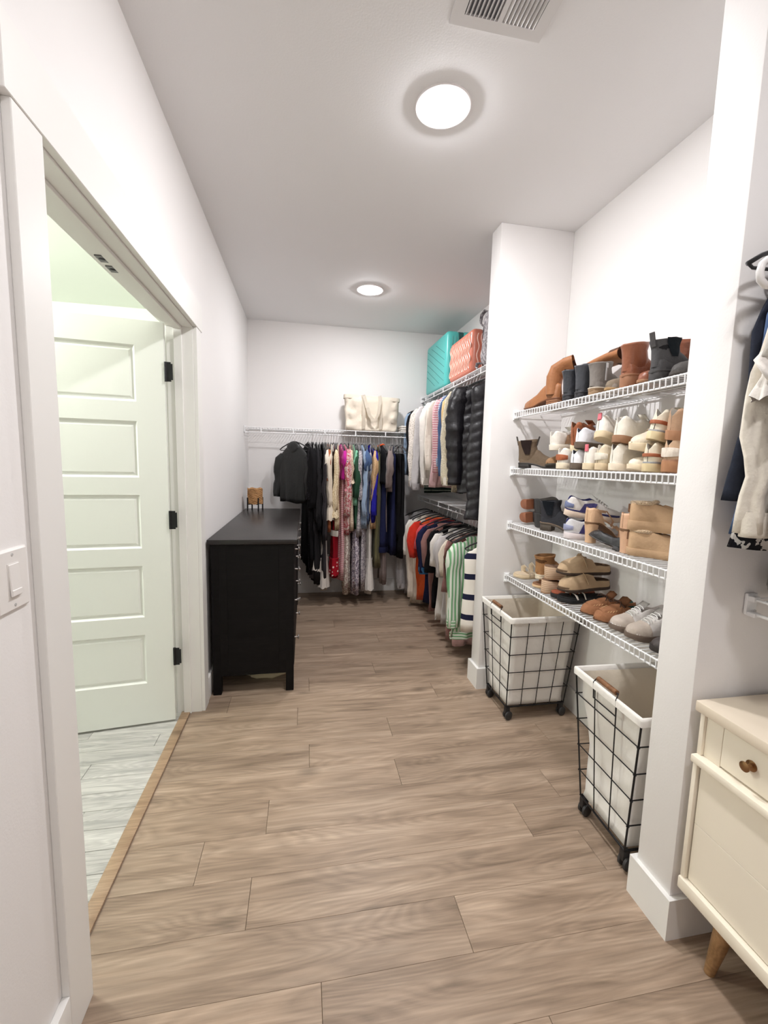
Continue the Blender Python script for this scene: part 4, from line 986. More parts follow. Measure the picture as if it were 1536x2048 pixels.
put('sneaker', 'cream laced sneaker with its toe out on the bottom row', 0, 1, 1.352, 178, fpx=1263, group=G2, up=(222, 210, 188), sole=(232, 214, 186), lining=(120, 104, 88), lace=(206, 194, 176), L=0.25, seed=36, collar=0.070)
put('sneaker', 'cream sneaker with rust and grey bands on the bottom row', 0, 1, 1.350, 8, fpx=1297, group=G2, up=(230, 218, 192), sole=(214, 194, 152), stripe=(150, 152, 156), stripe2=(176, 96, 58), L=0.25, seed=37, collar=0.082)
put('sneaker', 'tan and cream sneaker at the near end of the bottom row', 0, 1, 1.350, 0, fpx=1338, group=G2, up=(200, 162, 128), sole=(172, 122, 86), heel=(236, 222, 204), stripe=(176, 124, 90), L=0.255, W=1.08, seed=38, collar=0.09, sole_t=0.034)
# --- second shelf, upper row
put('sneaker', 'white sneaker with tan stripes on top of the pile, next to the chelsea boot', 0, 1, 1.352, 10, fpx=1106, dz=0.104, tilt=(-6, 0), group=G2, up=(236, 230, 218), sole=(236, 228, 212), accent=(198, 160, 124), L=0.25, seed=41, collar=0.072)
put('sneaker', 'rust leather high-top sneaker with a cream sole lying on the pile', 0, 1, 1.378, 14, fpx=1140, dz=0.112, tilt=(-14, 6), group=G2, up=(166, 92, 54), sole=(232, 218, 184), lining=(110, 70, 44), lace=(150, 84, 50), L=0.245, seed=42, collar=0.080, high=0.040)
put('sneaker', 'white sneaker with navy collar and brown sole on the upper row', 0, 1, 1.352, 10, fpx=1157, dz=0.096, tilt=(0, 0), group=G2, up=(232, 232, 238), sole=(98, 84, 72), lining=(58, 62, 72), L=0.25, seed=43, collar=0.070)
put('sneaker', 'white sneaker with a pink star resting on top of the pile', 0, 1, 1.355, 4, fpx=1194, dz=0.112, tilt=(12, -10), group=G2, up=(230, 222, 208), sole=(214, 194, 160), star=(228, 106, 118), L=0.25, seed=44, collar=0.078)
put('sneaker', 'cream sneaker heel up on the upper row beside the pink star', 0, 1, 1.352, 2, fpx=1233, dz=0.104, tilt=(4, 0), group=G2, up=(232, 224, 208), sole=(150, 110, 80), L=0.25, seed=45, collar=0.082)
put('sneaker', 'cream laced sneaker with its thick sole out on the upper row', 0, 1, 1.352, 176, fpx=1267, dz=0.090, tilt=(8, -8), group=G2, up=(220, 206, 182), sole=(232, 214, 184), lining=(126, 92, 70), lace=(170, 150, 130), L=0.25, seed=46, collar=0.070, sole_t=0.034)
put('sneaker', 'cream sneaker with rust and grey bands on the upper row', 0, 1, 1.352, 12, fpx=1303, dz=0.104, tilt=(6, 8), group=G2, up=(232, 220, 196), sole=(222, 204, 164), stripe=(160, 160, 162), stripe2=(176, 92, 54), L=0.25, seed=47, collar=0.088)
put('sneaker', 'tan suede sneaker on the upper row at the near end', 0, 1, 1.352, -2, fpx=1343, dz=0.122, tilt=(-6, 8), group=G2, up=(190, 148, 114), sole=(176, 128, 94), L=0.25, seed=48, collar=0.080, sole_t=0.03)
# --- third shelf
put('boot', 'black boot with a tan stacked heel lying on the far end of the third shelf', 0, 2, 1.262, -84, y=2.225, dz=0.040, tilt=(0, -84), group=G3, col=(50, 48, 50), sole=(44, 42, 42), heelcol=(146, 92, 64), shaft=0.13, heel=0.050, rough=0.6, lining=(40, 38, 40), L=0.23, W=0.85, seed=51, flat=0.75)
put('boot', 'black boot with a tan stacked heel lying on top of its mate', 0, 2, 1.270, -86, y=2.245, dz=0.116, tilt=(0, -86), group=G3, col=(74, 70, 64), sole=(44, 42, 42), heelcol=(146, 92, 64), shaft=0.13, heel=0.050, rough=0.7, lining=(40, 38, 40), L=0.23, W=0.85, seed=52, flat=0.75)
put('boot', 'black suede chelsea boot standing on the third shelf', 0, 2, 1.335, -50, y=2.020, group=G3, col=(48, 48, 54), sole=(74, 64, 54), shaft=0.12, heel=0.030, rough=0.95, gore=(20, 24, 30), lining=(34, 34, 38), L=0.245, seed=53, welt=(120, 100, 80))
put('sneaker', 'white running shoe with purple trim under its mate', 0, 2, 1.352, -16, fpx=1133, group=G3, up=(206, 204, 206), sole=(226, 216, 216), lining=(56, 58, 110), accent=(70, 66, 130), heel=(150, 156, 190), L=0.26, seed=54, collar=0.072, stripe=(200, 198, 206))
put('sneaker', 'white running shoe with purple trim stacked on its mate', 0, 2, 1.362, -20, fpx=1126, dz=0.094, tilt=(6, 6), group=G3, up=(216, 210, 206), sole=(222, 202, 184), lining=(56, 58, 110), accent=(70, 66, 130), heel=(110, 120, 160), L=0.26, seed=55, collar=0.072, stripe=(54, 52, 108))
put('block_heel', 'nude block-heeled sandal beside the running shoes', 0, 2, 1.372, 6, fpx=1164, group=G3, col=(220, 176, 136), H_=0.085)
put('flat_pump', 'black pointed flat lying between the two nude heels', 0, 2, 1.275, 98, y=1.625, dz=0.010, tilt=(-14, 20), group=G3, L=0.20)
put('block_heel', 'nude block-heeled sandal beside the fleece slippers', 0, 2, 1.372, 2, fpx=1233, group=G3, col=(214, 166, 130), H_=0.088)
put('slipper', 'tan fleece-lined platform slipper at the bottom of the stack', 1318, 2, 1.345, -46, group=G3, dz=0.0, plat=0.030, L=0.215)
put('slipper', 'tan fleece-lined platform slipper on top of its mate', 1320, 2, 1.350, -40, group=G3, dz=0.098, plat=0.040, L=0.215)
# --- lowest shelf
put('sandal', 'cream knitted slide at the far end of the lowest shelf', 0, 3, 1.352, 176, fpx=1030, group=G4, col=(226, 204, 170), straps=(236, 218, 190), foot=(220, 198, 168), plat=0.022)
put('boot', 'tan leather bootie standing on its mate on the lowest shelf', 0, 3, 1.362, -12, fpx=1066, dz=0.050, tilt=(0, 0), group=G4, col=(172, 120, 72), sole=(228, 214, 190), shaft=0.105, heel=0.016, rough=0.7, lining=(120, 84, 52), L=0.23, W=0.88, seed=61)
put('sandal', 'tan low sandal under the leather bootie', 0, 3, 1.352, 178, fpx=1066, group=G4, col=(222, 190, 150), straps=(150, 100, 66), foot=(150, 104, 70), plat=0.018, L=0.235, sh=0.4)
put('wedge', 'beige woven espadrille wedge at the bottom of the pair', 0, 3, 1.356, -8, fpx=1084, group=G4)
put('wedge', 'beige woven espadrille wedge stacked on top of the pair', 0, 3, 1.366, -14, fpx=1086, dz=0.082, tilt=(-4, 0), group=G4)
put('sandal', 'rust leather slide with a black sole beside the espadrilles', 0, 3, 1.352, 180, fpx=1104, group=G4, col=(40, 38, 38), straps=(168, 84, 50), foot=(160, 80, 50), plat=0.026, L=0.24, sh=0.8)
put('sandal', 'black sandal with cream fleece straps under the suede clogs', 0, 3, 1.352, 176, fpx=1118, group=G4, col=(28, 28, 30), straps=(226, 216, 202), foot=(30, 28, 28), plat=0.026, L=0.245, sh=0.45)
put('clog', 'tan suede clog resting on the black sandal', 0, 3, 1.362, 174, fpx=1118, dz=0.060, tilt=(4, 0), group=G4, col=(182, 152, 116))
put('clog', 'tan suede clog on the very top of the clog stack', 0, 3, 1.368, 168, fpx=1112, dz=0.134, tilt=(2, 0), group=G4, col=(186, 156, 120))
put('moccasin', 'brown suede moccasin farther from the camera of the pair', 0, 3, 1.365, 172, fpx=1160, group=G4, L=0.255)
put('moccasin', 'brown suede moccasin nearer the white sneakers', 0, 3, 1.365, 176, fpx=1187, group=G4, L=0.255)
put('sneaker', 'white and taupe sneaker beside the brown moccasins', 0, 3, 1.362, 176, fpx=1222, group=G4, up=(226, 220, 216), sole=(112, 96, 84), toe=(188, 172, 160), lining=(214, 206, 202), L=0.255, seed=71, collar=0.075)
put('sneaker', 'white and taupe sneaker next to the dark sneaker', 0, 3, 1.362, 178, fpx=1254, group=G4, up=(228, 222, 218), sole=(108, 92, 80), toe=(186, 170, 156), lining=(214, 206, 202), L=0.255, seed=72, collar=0.075)
put('sneaker', 'dark brown sneaker half hidden by the near partition on the lowest shelf', 0, 3, 1.362, 178, fpx=1306, group=G4, up=(70, 62, 60), sole=(52, 46, 44), lining=(90, 82, 78), L=0.255, seed=73, collar=0.07)

# ------------------------------------------------------------------ hangers and clothes
VELVET = mat('velvet_black', (24, 23, 25), 0.95, sheen=0.4)
HOOKM = mat('hook_nickel', (214, 212, 212), 0.3, metal=0.8)
_hb = bmesh.new()
add_tube(_hb, [(-0.205, 0, -0.150), (-0.17, 0, -0.128), (-0.08, 0, -0.092), (-0.02, 0, -0.076), (0.02, 0, -0.076), (0.08, 0, -0.092), (0.17, 0, -0.128), (0.205, 0, -0.150)], 0.0055, 8, ry=0.0055)
add_tube(_hb, [(-0.203, 0, -0.149), (-0.19, 0, -0.158), (0.19, 0, -0.158), (0.203, 0, -0.149)], 0.0040, 6)
_hbm = bpy.data.meshes.new('shoulder_bar'); _hb.to_mesh(_hbm); _hb.free(); _hbm.materials.append(VELVET)
_hbm.polygons.foreach_set('use_smooth', [True]*len(_hbm.polygons))
_hk = bmesh.new()
add_tube(_hk, [(0, 0, -0.076), (0, 0, -0.046), (0.004, 0, -0.030)]+[(0.0135*math.cos(a), 0, 0.0005+0.0135*math.sin(a)) for a in [(-50+230*k/12)*pi/180 for k in range(13)]], 0.0021, 6)
_hkm = bpy.data.meshes.new('hook'); _hk.to_mesh(_hkm); _hk.free(); _hkm.materials.append(HOOKM)
_hl = set()
def hlabel(label):
    s = label
    for w_ in (' on the ', ' with ', ' beside ', ' in the ', ' next to', ' near ', ' at the ', ' among ', ' right ', ' turned ', ' showing', ' low behind', ' below', ' under', ' behind', ' peeking', ' farthest', ' whose', ' close', ' above'):
        i = s.find(w_)
        if i > 8: s = s[:i]
    s = 'black velvet hanger carrying the '+s
    if s in _hl: s = 'black velvet hanger carrying the '+label
    _hl.add(s)
    return s
def hanger(x, y, z, rz, label, group):
    t = thing('clothes_hanger', label, 'hanger', (x, y, z), (0, 0, rz), group)
    for nm, me in (('shoulder_bar', _hbm), ('hook', _hkm)):
        o = bpy.data.objects.new(nm, me); C.objects.link(o); o.parent = t
    return t
def garment(t, L, m, W=0.19, hem=None, th=0.016, thh=0.024, sleeve=0.0, sm=None, sr=0.036, cuff=None, ruffle=None, folds=0.010, nf=3.0, seed=0.0, tier=None, neck=0.055, collar=None, hood=None, quilt=0.0, straps=None, n=36, drop0=0.088, band=None, tub=0.020, slope=1.0):
    """local x = shoulder axis, y = thickness, z = 0 at the rail"""
    hem = hem if hem is not None else W*0.98
    nz = -drop0
    if straps:      # strappy dress or skirt: hangs lower from two thin straps
        for s in (-1, 1):
            tube('strap', [(s*0.075, 0.004, -0.088), (s*0.085, 0.012, -0.12), (s*0.09, 0.008, nz-0.075)], 0.0030, m if straps is True else straps, t, 6)
        lv = [(0.075, W*0.60, th*0.8), (0.085, W*0.66, th), (0.12, W*0.70, th)]
    else:
        lv = [(0.0, neck, th*0.55), (0.010, neck*1.25, th*0.7), (0.030, W*0.62, th*0.85), (0.052, W*0.88, th*0.95), (0.070, W, th), (0.12, W*0.99, th*1.08)]
    if slope != 1.0: lv = [(d*slope, a_, b_) for d, a_, b_ in lv]
    d0 = lv[-1][0]; steps = 90 if quilt else 9
    for k in range(1, steps+1):
        f_ = k/steps
        lv.append((d0+(L-drop0-d0)*f_, lv_w(W*0.97 if not straps else W*0.70, hem, f_), th+(thh-th)*f_))
    rings = []
    for (d, hw, t_) in lv:
        k = min(1, max(0, (d-0.08)/max(0.2, L*0.7)))
        r = []
        for j in range(n):
            a = 2*pi*j/n; ca, sa = math.cos(a), math.sin(a)
            x = hw*math.copysign(abs(ca)**0.72, ca); y = t_*math.copysign(abs(sa)**0.8, sa)
            y += folds*k*math.sin(nf*pi*x/max(hw, 0.05)+seed*1.7+d*2.0)+folds*0.5*k*math.sin(nf*2.3*pi*x/max(hw, 0.05)+seed*3.1)
            x += 0.012*k*math.sin(d*9+seed)+noise.noise(Vector((x*6+seed, y*20, d*7)))*0.010*k
            y += noise.noise(Vector((x*14+seed*3, a, d*11)))*0.006
            z = nz-d
            if quilt:
                ph = (z+0.42*abs(x))/quilt; b = abs(math.sin(pi*ph))**0.55
                y += math.copysign(0.010*b-0.004, sa)*(0.3+0.7*abs(sa)); x += math.copysign(0.006*b, ca)
            r.append((x, y, z+noise.noise(Vector((x*9+seed, seed, 0)))*0.014*(1 if d > L-drop0-0.01 else 0)))
        rings.append(r)
    bm = bmesh.new()
    ins = [[(p[0]*0.93, p[1]*0.6, p[2]+0.035) for p in rings[-1]]]
    loft(bm, rings+ins, cap0=True, cap1=True)
    body = from_bm('body', bm, m, t, smooth=True)
    zb = nz-(L-drop0)
    if band:
        bm = bmesh.new(); R_ = rings[-1]
        loft(bm, [[(p[0]*1.01, p[1]*1.08, p[2]+0.045) for p in R_], [(p[0]*1.02, p[1]*1.12, p[2]+0.02) for p in R_], [(p[0]*0.99, p[1]*1.05, p[2]-0.012) for p in R_]])
        from_bm('hem_band', bm, band, body, smooth=True)
    if tier:        # gathered lower flounce(s): (start below rail, end, flare, material)
        for (z0, z1, fl_, tm) in tier:
            bm = bmesh.new(); rr = []
            for k in range(6):
                f_ = k/5; rr.append([])
                for j in range(64):
                    a = 2*pi*j/64; ca, sa = math.cos(a), math.sin(a)
                    hw = (hem*0.97+0.004)*(1+(fl_-1)*f_); wv = 1+0.09*(0.35+f_)*math.sin(a*15+seed)
                    rr[-1].append((hw*math.copysign(abs(ca)**0.75, ca)*(1+0.03*f_*math.sin(a*9)), (thh*1.15*(1+0.55*(fl_-1)*3*f_)+0.003)*sa*wv+folds*0.6*math.sin(nf*pi*ca+seed), -z0-(z1-z0)*f_+0.006*math.sin(a*7+seed)*(k == 5)))
            loft(bm, rr); from_bm('flounce', bm, tm, body, smooth=True)
            bm = bmesh.new(); R_ = rr[0]
            loft(bm, [[(p[0]*1.0, p[1]*1.0, p[2]+0.008) for p in R_], [(p[0]*1.02, p[1]*1.15, p[2]) for p in R_], [(p[0]*1.0, p[1]*1.05, p[2]-0.010) for p in R_]])
            from_bm('seam_ruffle', bm, tm, body, smooth=True)
    if sleeve:
        smm = sm or m
        for s in (-1, 1):
            e = W+0.020
            k = max(3, int(sleeve/0.07)); pts = [(s*(W-0.045), 0, nz-0.058*slope), (s*(W-0.008), 0, nz-0.080*slope), (s*(W+0.010), 0, nz-0.120*slope)]
            for q in range(1, k+1):
                f_ = q/k; d = 0.12*slope+(sleeve-0.12*slope)*f_
                pts.append((s*(e-0.004*f_+0.012*math.sin(seed+f_*3+s)), 0.006*math.sin(seed*2+f_*5+s), nz-d))
            N_ = len(pts)
            r1 = [sr*0.55, sr*1.0, sr*1.12]+[sr*(1.10-0.28*q/k) for q in range(1, k+1)]
            r2 = [th*0.6, th*1.0, tub]+[tub*(1.05-0.12*q/k) for q in range(1, k+1)]
            if quilt:
                pass
            bm = bmesh.new(); add_tube(bm, pts, r1, 16, True, r2, ups=(0, 1, 0))
            if quilt: bmesh.ops.subdivide_edges(bm, edges=bm.edges[:], cuts=2, use_grid_fill=True)
            for i_, v in enumerate(list(bm.verts)):
                if not quilt:
                    q_ = i_//16; f_ = q_/max(1, N_-1); cc = Vector(pts[min(q_, N_-1)])
                    v.co = cc+(v.co-cc)*(1+(0.10+0.20*f_)*math.sin(4*2*pi*(i_ % 16)/16+seed+f_*1.5)*(1 if q_ > 1 else 0))
                nn = noise.noise(Vector((v.co.x*13+seed, v.co.y*13, v.co.z*10+s)))
                v.co += Vector((nn*0.010, noise.noise(Vector((v.co.z*16, seed+s, v.co.x*8)))*0.016, 0))
                if quilt:
                    c_ = Vector((s*e, 0, v.co.z)); b = abs(math.sin(pi*v.co.z/0.062))**0.5
                    dv = (v.co-c_); v.co = c_+dv*(0.86+0.24*b)
            so = from_bm('sleeve', bm, smm, t, smooth=True)
            pe = Vector(pts[-1])
            if cuff:
                bm = bmesh.new(); loft(bm, [[(pe.x+r1[-1]*q[0]*math.cos(a), pe.y+r2[-1]*q[0]*math.sin(a), pe.z+q[1]) for a in [2*pi*j/18 for j in range(18)]] for q in ((1.08, 0.05), (1.12, 0.03), (1.0, 0.0), (1.0, -0.012), (0.8, -0.012))])
                from_bm('cuff', bm, cuff, so, smooth=True)
            if ruffle:
                bm = bmesh.new(); rr = []
                for q, (g_, dz_) in enumerate(((0.95, 0.012), (1.0, 0.0), (1.35, -0.03), (1.55, -ruffle[1]))):
                    rr.append([(pe.x+r1[-1]*g_*math.cos(a)*(1+0.13*(q > 1)*math.sin(7*a+seed)), pe.y+r2[-1]*g_*math.sin(a)*(1+0.15*(q > 1)*math.sin(9*a)), pe.z+dz_+0.006*math.sin(5*a)*(q == 3)) for a in [2*pi*j/36 for j in range(36)]])
                loft(bm, rr); from_bm('ruffle', bm, ruffle[0], so, smooth=True)
    if collar:
        tube('collar', [((neck+0.004)*math.cos(2*pi*j/18), (th*0.8+0.004)*math.sin(2*pi*j/18), nz+0.002+0.010*math.cos(4*pi*j/18)) for j in range(19)], 0.008, collar, body, 8, cap=False)
    if hood:
        bm = bmesh.new(); bmesh.ops.create_icosphere(bm, subdivisions=3, radius=1)
        for v in bm.verts:
            k = 1+0.15*noise.noise(v.co*2+Vector((seed, 0, 0))); v.co = Vector((v.co.x*0.085*k, v.co.y*0.030*k+0.012, v.co.z*0.060*k+nz-0.045))
        from_bm('hood', bm, hood, body, smooth=True)
    return t
def lv_w(a, b, f_): return a+(b-a)*(f_**1.1)
# fabric library
K = dict(
 black=cloth((20, 19, 21)), ink=cloth((28, 27, 31)), coal=cloth((38, 37, 39)), char=cloth((58, 55, 58)), slate=cloth((96, 92, 96)), nylon=mat('nylon_black', (28, 29, 28), 0.5, var=0.1, vscale=10, bump=0.3, bscale=25),
 cream=cloth((226, 214, 196)), ivory=cloth((234, 226, 212)), lace=blotch('lace_cream', [(206, 184, 146), (226, 208, 174), (236, 222, 192)], 90, 'noise', [0, 0.45, 0.55]), rust=cloth((168, 98, 62)),
 magenta=cloth((190, 38, 150)), pinkp=blotch('pink_print', [(226, 170, 180), (206, 92, 110), (240, 220, 220), (170, 90, 120)], 45, 'noise', [0, 0.46, 0.53, 0.64]), rosef=blotch('rose_floral', [(222, 176, 176), (190, 84, 92), (232, 206, 200), (120, 96, 130)], 30, 'noise', [0, 0.44, 0.52, 0.66]),
 beigep=blotch('beige_print', [(206, 182, 158), (226, 208, 188), (176, 142, 122)], 60), green=cloth((48, 82, 62)), mint=cloth((128, 190, 158)), greyp=blotch('grey_print', [(192, 186, 188), (140, 134, 142), (222, 216, 216)], 50), lavp=blotch('lavender_print', [(186, 178, 190), (120, 108, 124), (214, 206, 212), (150, 120, 130)], 38, 'noise', [0, 0.42, 0.52, 0.64]),
 ltblue=cloth((150, 170, 194)), denim=cloth((74, 98, 138)), ddenim=cloth((52, 66, 96)), royal=cloth((38, 34, 150)), tan=blotch('tan_knit', [(196, 158, 116), (214, 180, 140)], 120, 'noise', [0, 0.5]), navy=cloth((30, 34, 66)), orange=cloth((222, 92, 44)), taupe=cloth((136, 122, 118)), burg=cloth((72, 34, 38)),
 red=cloth((150, 20, 36)), dots=blotch('red_polka', [(236, 214, 206), (168, 24, 40)], 26, 'vor', [0, 0.26]), floral=blotch('cream_floral', [(206, 196, 182), (158, 128, 122), (226, 218, 206), (128, 118, 118)], 40, 'noise', [0, 0.44, 0.52, 0.66]), olive=cloth((112, 108, 76)), white=cloth((228, 222, 214)), offw=cloth((214, 206, 196)), brown=cloth((80, 52, 44)),
 grey=cloth((168, 162, 162)), ltgrey=cloth((198, 193, 192)), heather=blotch('heather', [(176, 172, 172), (198, 194, 194)], 200, 'noise', [0, 0.5]), redo=cloth((208, 52, 34)), pinkred=cloth((214, 84, 88)), teal=cloth((62, 108, 148)), mauve=cloth((150, 110, 104)), pink=cloth((222, 184, 186)), pinks=stripes('pink_stripe', [(232, 200, 200), (206, 130, 140)], 2, 0.018, [0, 0.6]),
 blues=stripes('blue_stripe', [(232, 232, 234), (92, 124, 170)], 2, 0.013, [0, 0.5]), yellow=cloth((222, 192, 138)), sherpa=mat('sherpa', (232, 220, 192), 1.0, var=0.12, vscale=70, bump=1.0, bscale=130, sheen=0.4), puffer=mat('puffer_black', (24, 22, 26), 0.40, var=0.1, vscale=10, bump=0.25, bscale=40),
 gstripe=stripes('green_stripe', [(226, 232, 218), (122, 176, 128)], 0, 0.026, [0, 0.55]), gstriped=stripes('green_stripe_across', [(226, 232, 218), (122, 176, 128)], 2, 0.022, [0, 0.55]),
 nstripe=stripes('navy_stripe', [(232, 226, 216), (32, 34, 58), (232, 226, 216)], 2, 0.135, [0, 0.52, 0.80], offset=0.015), darks=stripes('dark_green_stripe', [(24, 46, 40), (190, 200, 190)], 2, 0.03, [0, 0.8]),
 aztec=blotch('aztec', [(24, 24, 30), (200, 196, 192)], 55, 'noise', [0, 0.53]), crochet=blotch('crochet', [(196, 186, 176), (230, 222, 212)], 110, 'noise', [0, 0.46]))
# --- along the back wall
RB_Y, RB_Z = BS_Y, 1.692-0.048
GB = 'clothes hanging along the back wall'
def back(px, hem_py, label, m, name='hanging_shirt', cat='shirt', yaw=0, sl_py=None, W=0.19, **kw):
    yf = RB_Y-W-0.01
    if yaw == 0: yaw = 6*math.sin(px*1.9)
    kw.setdefault('thh', 0.030)
    x = at(px, 960, 'y', yf).x; L = RB_Z-at(px, hem_py, 'y', yf).z
    rz = pi/2+math.radians(yaw)
    t = thing(name, label, cat, (x, RB_Y, RB_Z), (0, 0, rz), GB)
    sl = (RB_Z-at(px, sl_py, 'y', yf).z-0.088) if sl_py else 0
    garment(t, L, m, W=W, sleeve=sl, seed=px*0.37, **kw)
    hanger(x, RB_Y, RB_Z, rz, hlabel(label), 'hangers on the back wall rail')
back(588, 1008, 'large black nylon jacket turned outward above the chest of drawers', K['nylon'], 'hanging_jacket', 'jacket', yaw=44, sl_py=1000, W=0.20, th=0.035, thh=0.05, sr=0.060, tub=0.034, hood=K['nylon'], slope=2.0, hem=0.17)
back(616, 1135, 'puffy black coat right beside the nylon jacket', K['black'], 'hanging_coat', 'coat', yaw=10, sl_py=1015, W=0.20, th=0.03, thh=0.035, sr=0.05, tub=0.036)
back(624, 1150, 'black lace blouse beside the puffy coat', blotch('black_lace', [(22, 20, 22), (52, 50, 56)], 80), sl_py=1000, tub=0.026)
back(633, 1168, 'charcoal sweatshirt among the black clothes', K['coal'], sl_py=1045, tub=0.026, thh=0.04)
back(640, 1172, 'long black dress with a sheer hem', K['black'], 'hanging_dress', 'dress', sl_py=1060, tub=0.022, tier=[(1.18, 1.30, 1.12, K['offw'])], hem=0.15)
back(646, 1165, 'dark slate grey long skirt dress', K['char'], 'hanging_dress', 'dress', sl_py=1080, tub=0.020, hem=0.15)
back(626, 1160, 'grey skirt low behind the chest of drawers', K['slate'], 'hanging_skirt', 'skirt', straps=K['black'], hem=0.17, tier=[(1.16, 1.28, 1.15, K['offw'])])
back(653, 1035, 'ivory blouse with ruffled short sleeves', K['ivory'], sl_py=945, ruffle=(K['ivory'], 0.05), tub=0.026, hem=0.18)
back(658, 1066, 'rust top showing a thin sliver beside the ivory blouse', K['rust'], sl_py=962, tub=0.018)
back(664, 1040, 'cream long-sleeved top with bell cuffs', K['cream'], sl_py=1012, ruffle=(K['cream'], 0.13), tub=0.024, hem=0.17)
back(669, 1072, 'dark brown short skirt below the cream tops', K['brown'], 'hanging_skirt', 'skirt', straps=K['brown'], hem=0.17, band=K['offw'])
back(651, 1188, 'white tiered maxi dress at the edge of the black clothes', K['offw'], 'hanging_dress', 'dress', W=0.20, hem=0.12, straps=K['offw'], tier=[(1.18, 1.46, 1.5, K['offw'])], thh=0.030)
back(677, 1062, 'cream lace blouse with ruffled cuffs', K['lace'], sl_py=1022, ruffle=(K['lace'], 0.06), tub=0.024)
back(674, 1158, 'red dress with a white polka dot hem', K['red'], 'hanging_dress', 'dress', straps=K['red'], hem=0.17, thh=0.034, tier=[(1.18, 1.34, 1.10, K['dots'])])
back(685, 960, 'bright magenta blouse among the cream tops', K['magenta'], sl_py=932, tub=0.026)
back(692, 1035, 'pink and white patterned blouse next to the magenta one', K['pinkp'], sl_py=975, tub=0.024, ruffle=(K['pinkp'], 0.03))
back(686, 1165, 'pale pink long dress showing a narrow edge', K['pinks'], 'hanging_dress', 'dress', straps=K['pinks'], hem=0.16)
back(700, 1070, 'rose floral dress with puffed sleeves', K['rosef'], 'hanging_dress', 'dress', sl_py=1030, tub=0.026, sr=0.042)
back(707, 1062, 'beige printed blouse with frilled cuffs', K['beigep'], sl_py=960, tub=0.024, ruffle=(K['beigep'], 0.03))
back(700, 1190, 'cream floral maxi skirt in the middle of the rail', K['floral'], 'hanging_skirt', 'skirt', straps=K['floral'], hem=0.19, thh=0.036)
back(711, 1010, 'mint green top peeking beside the dark green one', K['mint'], sl_py=930, tub=0.018)
back(717, 1060, 'dark green long-sleeved shirt beside the mint top', K['green'], sl_py=995, tub=0.026)
back(723, 1075, 'grey printed blouse beside the green shirt', K['greyp'], sl_py=1000, tub=0.022)
back(716, 1192, 'lavender printed maxi dress below the green shirt', K['lavp'], 'hanging_dress', 'dress', straps=K['lavp'], hem=0.20, thh=0.036)
back(729, 1058, 'pale blue chambray shirt beside the denim shirt', K['ltblue'], sl_py=1032, tub=0.022)
back(737, 1050, 'blue denim shirt with rolled sleeves', K['denim'], sl_py=940, tub=0.032, sr=0.045, cuff=K['ddenim'])
back(733, 1185, 'pale grey printed long dress behind the denim shirt', K['greyp'], 'hanging_dress', 'dress', straps=K['greyp'], hem=0.17)
back(745, 1045, 'royal blue long-sleeved top', K['royal'], sl_py=1030, tub=0.026)
back(753, 1060, 'tan knit sweater beside the royal blue top', K['tan'], sl_py=1000, tub=0.026, cuff=K['tan'])
back(746, 1194, 'white pleated maxi dress with a flared hem', K['white'], 'hanging_dress', 'dress', straps=K['white'], hem=0.11, tier=[(1.20, 1.50, 1.45, K['white'])], thh=0.028)
back(763, 1140, 'olive green skirt under the tan sweater', K['olive'], 'hanging_skirt', 'skirt', straps=K['olive'], hem=0.15)
back(772, 1105, 'navy pleated dress with a charcoal top', K['navy'], 'hanging_dress', 'dress', straps=K['orange'], hem=0.17, thh=0.045, W=0.2, band=K['navy'])
back(768, 968, 'charcoal sleeveless top with orange lining', K['ink'], 'sleeveless_blouse', 'blouse', W=0.18, th=0.03, thh=0.035, collar=K['orange'])
back(776, 1172, 'taupe long skirt under the navy dress', K['taupe'], 'hanging_skirt', 'skirt', straps=K['taupe'], hem=0.14)
back(788, 985, 'taupe grey draped jacket', K['taupe'], 'hanging_jacket', 'jacket', sl_py=975, W=0.18, th=0.026, tub=0.034, sr=0.045, yaw=-14)
back(792, 1112, 'long navy dress beside the taupe jacket', K['navy'], 'hanging_dress', 'dress', straps=K['navy'], hem=0.17, thh=0.04)
back(801, 1085, 'black trousers near the corner', K['black'], 'hanging_trousers', 'trousers', straps=K['black'], hem=0.12)
back(808, 1120, 'black dress with burgundy straps in the corner', K['black'], 'hanging_dress', 'dress', straps=K['burg'], hem=0.15)
# --- right wall, upper and lower rails
RR_X = SH_X
def right(upper, px, hem_py, label, m, name='hanging_shirt', cat='shirt', sl_py=None, W=0.19, yaw=0, hang=True, **kw):
    z = 2.036 if upper else 1.004
    y = y_for(px, RR_X-W-0.005, z-0.42)
    L = z-at(px, hem_py, 'y', y).z
    sl = (z-at(px, sl_py, 'y', y).z-0.088) if sl_py else 0
    rz = math.radians(yaw if yaw else 5*math.sin(px*2.3))
    if not upper: kw.setdefault('neck', 0.095); kw.setdefault('drop0', 0.105)
    t = thing(name, label, cat, (RR_X, y, z), (0, 0, rz), 'clothes on the upper right rail' if upper else 'clothes on the lower right rail')
    garment(t, L, m, W=W, sleeve=sl, seed=px*0.53, **kw)
    if hang: hanger(RR_X, y, z, rz, hlabel(label), 'hangers on the upper right rail' if upper else 'hangers on the lower right rail')
U = lambda *a, **k: right(True, *a, **k)
D = lambda *a, **k: right(False, *a, **k)
U(816, 945, 'pale blue denim jacket farthest along the upper right rail', K['ltblue'], 'hanging_jacket', 'jacket', sl_py=950)
U(823, 948, 'black cardigan on the upper right rail', K['black'], sl_py=952)
U(832, 975, 'cream crochet sweater on the upper right rail', K['crochet'], 'hanging_sweater', 'sweater', sl_py=972, sr=0.042, tub=0.026, cuff=K['ltgrey'])
